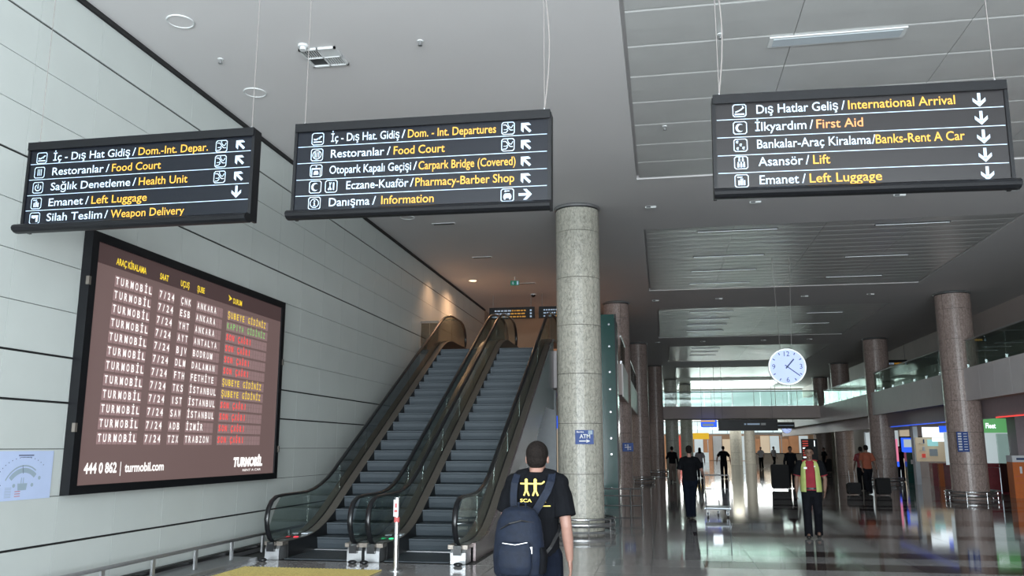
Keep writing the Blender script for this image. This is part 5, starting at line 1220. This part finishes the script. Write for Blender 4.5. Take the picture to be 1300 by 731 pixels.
# man with the luggage trolley
pc_ = dict(rel=(.30, .02, 1.17), rwr=(.36, .20, 1.05), lel=(-.27, .02, 1.12), lwr=(-.25, .13, .93), lkn=(-.07, .04, .50), lan=(-.05, .02, .09), rkn=(.07, .10, .52), ran=(.05, .02, .10))
person('man in dark clothes walking away beside an empty luggage trolley', (0.62, 21.5, 0), math.radians(6), 'tee', 'navy2', 'skin', h=1.72, pose=pc_, vox=.009, build=1.08)
def cartm(x, y, rz, label):
    t = empty('luggage_trolley', (x, y, 0), rz, label=label, cat='trolley')
    L = dict(local=True)
    obj('handle', MB().tube([(-.29, -.42, 1.02), (.29, -.42, 1.02)], .018, 10), 'rubber', t, **L)
    for s_ in (-1, 1):
        obj('upright', MB().tube([(s_ * .29, -.42, 1.02), (s_ * .29, -.36, .72), (s_ * .28, -.22, .30), (s_ * .28, -.20, .16)], .013, 8), 'cart', t, **L)
        obj('side_rail', MB().tube([(s_ * .30, -.38, .22), (s_ * .26, .42, .22)], .016, 8), 'cart', t, **L)
        obj('side_rail', MB().tube([(s_ * .29, -.32, .60), (s_ * .30, -.10, .58), (s_ * .29, .02, .25)], .010, 8), 'cart', t, **L)
    m2 = MB()
    for i in range(14): m2.tube([(-.25 + i * .0385, -.29, .66), (-.25 + i * .0385, -.21, .26)], .0035, 5)
    for i in range(9): z = .28 + i * .047; m2.tube([(-.26, -.215 - (z - .26) * .19, z), (.26, -.215 - (z - .26) * .19, z)], .0035, 5)
    obj('wire_panel', m2, 'cart', t, **L)
    obj('rim', MB().tube([(-.28, -.30, .68), (.28, -.30, .68)], .011, 8), 'cart', t, **L)
    obj('advert_plate', MB().box(-.13, -.315, .42, .10, -.305, .66), 'steel', t, **L)
    obj('deck', MB().box(-.27, -.35, .205, .27, .40, .225), 'cart', t, **L)
    obj('bumper', MB().tube([(-.31, -.36, .20), (-.31, .38, .20), (-.2, .45, .20), (.2, .45, .20), (.31, .38, .20), (.31, -.36, .20), (-.31, -.36, .20)], .014, 8), 'cart', t, **L)
    for wx, wy in ((-.24, -.30), (.24, -.30), (0.0, .36)):
        w_ = obj('caster', MB().tube([(wx - .02, wy, .055), (wx + .02, wy, .055)], .055, 14), 'rubber', t, **L)
        obj('fork', MB().box(wx - .028, wy - .02, .055, wx - .022, wy + .02, .2).box(wx + .022, wy - .02, .055, wx + .028, wy + .02, .2), 'cart', t, **L)
    return t
cartm(1.30, 22.25, math.radians(-4), 'grey wire luggage trolley pushed by the man in dark clothes')

person('man in black jacket and grey brown trousers walking by left columns', (0.42, 43.2, 0), .1, 'tee', 'khaki', h=1.72, pose=dict(walk_a, lel=(-.27, .05, 1.18), lwr=(-.16, .2, 1.32)), vox=.012, long_sleeve=True)
person('woman with long hair in dark clothes walking away, left of dark clothed man', (2.0, 49.0, 0), 0, 'greyshirt', 'trous', h=1.66, pose=walk_a, vox=.012, hair='long', hairm='hair', build=.92)
person('man in dark clothes with arms held out, alone in middle distance', (3.22, 48.0, 0), .0, 'tee', 'trous', h=1.74, pose=dict(rel=(.33, -.02, 1.16), rwr=(.36, .0, .9), lel=(-.33, -.02, 1.16), lwr=(-.37, 0, .9), rkn=(.11, .05, .5), lkn=(-.11, -.02, .5)), vox=.012)
person('far standing person in pale shirt and black trousers, left of the pair', (7.69, 71, 0), 2.6, 'paleshirt', 'trous', h=1.7, vox=.014, pose=dict(rel=(.27, .03, 1.16), rwr=(.1, .2, 1.1)))
person('far standing person in pale shirt and black trousers, right of the pair', (9.02, 73.8, 0), -2.4, 'paleshirt', 'trous', h=1.74, vox=.014, pose=walk_a)
person('person in dark open jacket and grey shirt behind large black suitcase', (5.25, 37.5, 0), PI, 'trous', 'trous', 'skin2', h=1.72, vox=.012, long_sleeve=True)
person('man in orange shirt pulling two suitcases beside second right column', (7.35, 33.3, 0), .15, 'orangeshirt', 'trous', 'skin2', h=1.76, pose=dict(walk_a, rel=(.25, -.08, 1.14), rwr=(.28, -.16, .90), lel=(-.26, -.1, 1.15), lwr=(-.27, -.22, .93)), vox=.010)
person('dark haired companion mostly hidden behind the man in orange shirt', (7.80, 36.3, 0), .1, 'redcounter', 'trous', 'skin2', h=1.70, vox=.012)
person('person in black standing in the dark shop by the green cabinet', (11.75, 46.0, 0), 2.9, 'tee', 'trous', 'skin2', h=1.72, vox=.012)
person('person in black beside third right column, right of flight display', (10.75, 61.0, 0), 2.0, 'tee', 'trous', 'skin2', h=1.66, vox=.012)

def suitcase(x, y, w, d, h, z0, label, tilt=0.0, handle=0.35, m='case', lying=False):
    t = empty('suitcase', (x, y, 0), label=label, cat='suitcase'); t.rotation_euler = (tilt, 0, 0)
    mb = MB(); r_ = .04
    pts = [(-w / 2 + r_, z0), (w / 2 - r_, z0), (w / 2, z0 + r_), (w / 2, z0 + h - r_), (w / 2 - r_, z0 + h), (-w / 2 + r_, z0 + h), (-w / 2, z0 + h - r_), (-w / 2, z0 + r_)]
    mb.prism(pts, lambda p, q, a: (p, a, q), -d / 2, d / 2); obj('shell', mb, m, t, local=True)
    obj('zip_seam', MB().box(-w / 2 - .003, -.006, z0 + .05, w / 2 + .003, .006, z0 + h - .05), 'skirt', t, local=True)
    for s_ in (-1, 1): obj('wheel', MB().tube([(s_ * (w / 2 - .05) - .015, -d / 2 + .04, .03), (s_ * (w / 2 - .05) + .015, -d / 2 + .04, .03)], .03, 10), 'rubber', t, local=True)
    obj('front_pocket', MB().box(-w / 2 + .05, -d / 2 - .02, z0 + .08, w / 2 - .05, -d / 2, z0 + h * .6), m, t, local=True)
    if handle:
        obj('pull_handle', MB().tube([(-.09, d / 2 - .03, z0 + h), (-.09, d / 2 - .03, z0 + h + handle), (.09, d / 2 - .03, z0 + h + handle), (.09, d / 2 - .03, z0 + h)], .010, 6), 'steel', t, local=True)
    return t
suitcase(4.62, 36.2, .66, .35, .95, .06, 'large black suitcase standing left of the man in the vest', handle=.0)
suitcase(6.75, 32.9, .46, .28, .38, .05, 'small black wheeled case pulled on left of the man in orange', tilt=-.15, handle=.45)
suitcase(7.72, 32.7, .46, .28, .56, .05, 'black wheeled suitcase pulled on right of the man in orange', tilt=-.15, handle=.3)

suitcase(10.15, 60.4, .8, .45, .62, .05, 'low dark luggage heap left of the third right column, smaller piece', handle=0)
suitcase(11.1, 62.2, .6, .4, .85, .05, 'upright dark luggage piece left of third right column, taller piece', handle=0)
# far desks with dark belts, near the small clock
t = empty('check_in_desk', (11, 100, 0), label='far row of dark information desks under the small signs', cat='desk')
obj('desk_top', MB().box(9.5, 100, .95, 17, 100.8, 1.05), 'skirt', t); obj('desk_front', MB().box(9.6, 100.1, 0, 16.9, 100.2, .95), 'tan2', t); obj('canopy', MB().box(9.5, 99.6, 3.1, 17, 101, 3.35), 'greywall', t)
for x in (9.7, 13.2, 16.8): obj('canopy_post', MB().box(x - .05, 100.4, 1.05, x + .05, 100.5, 3.1), 'steel', t)

run_fonts()
run_remesh()
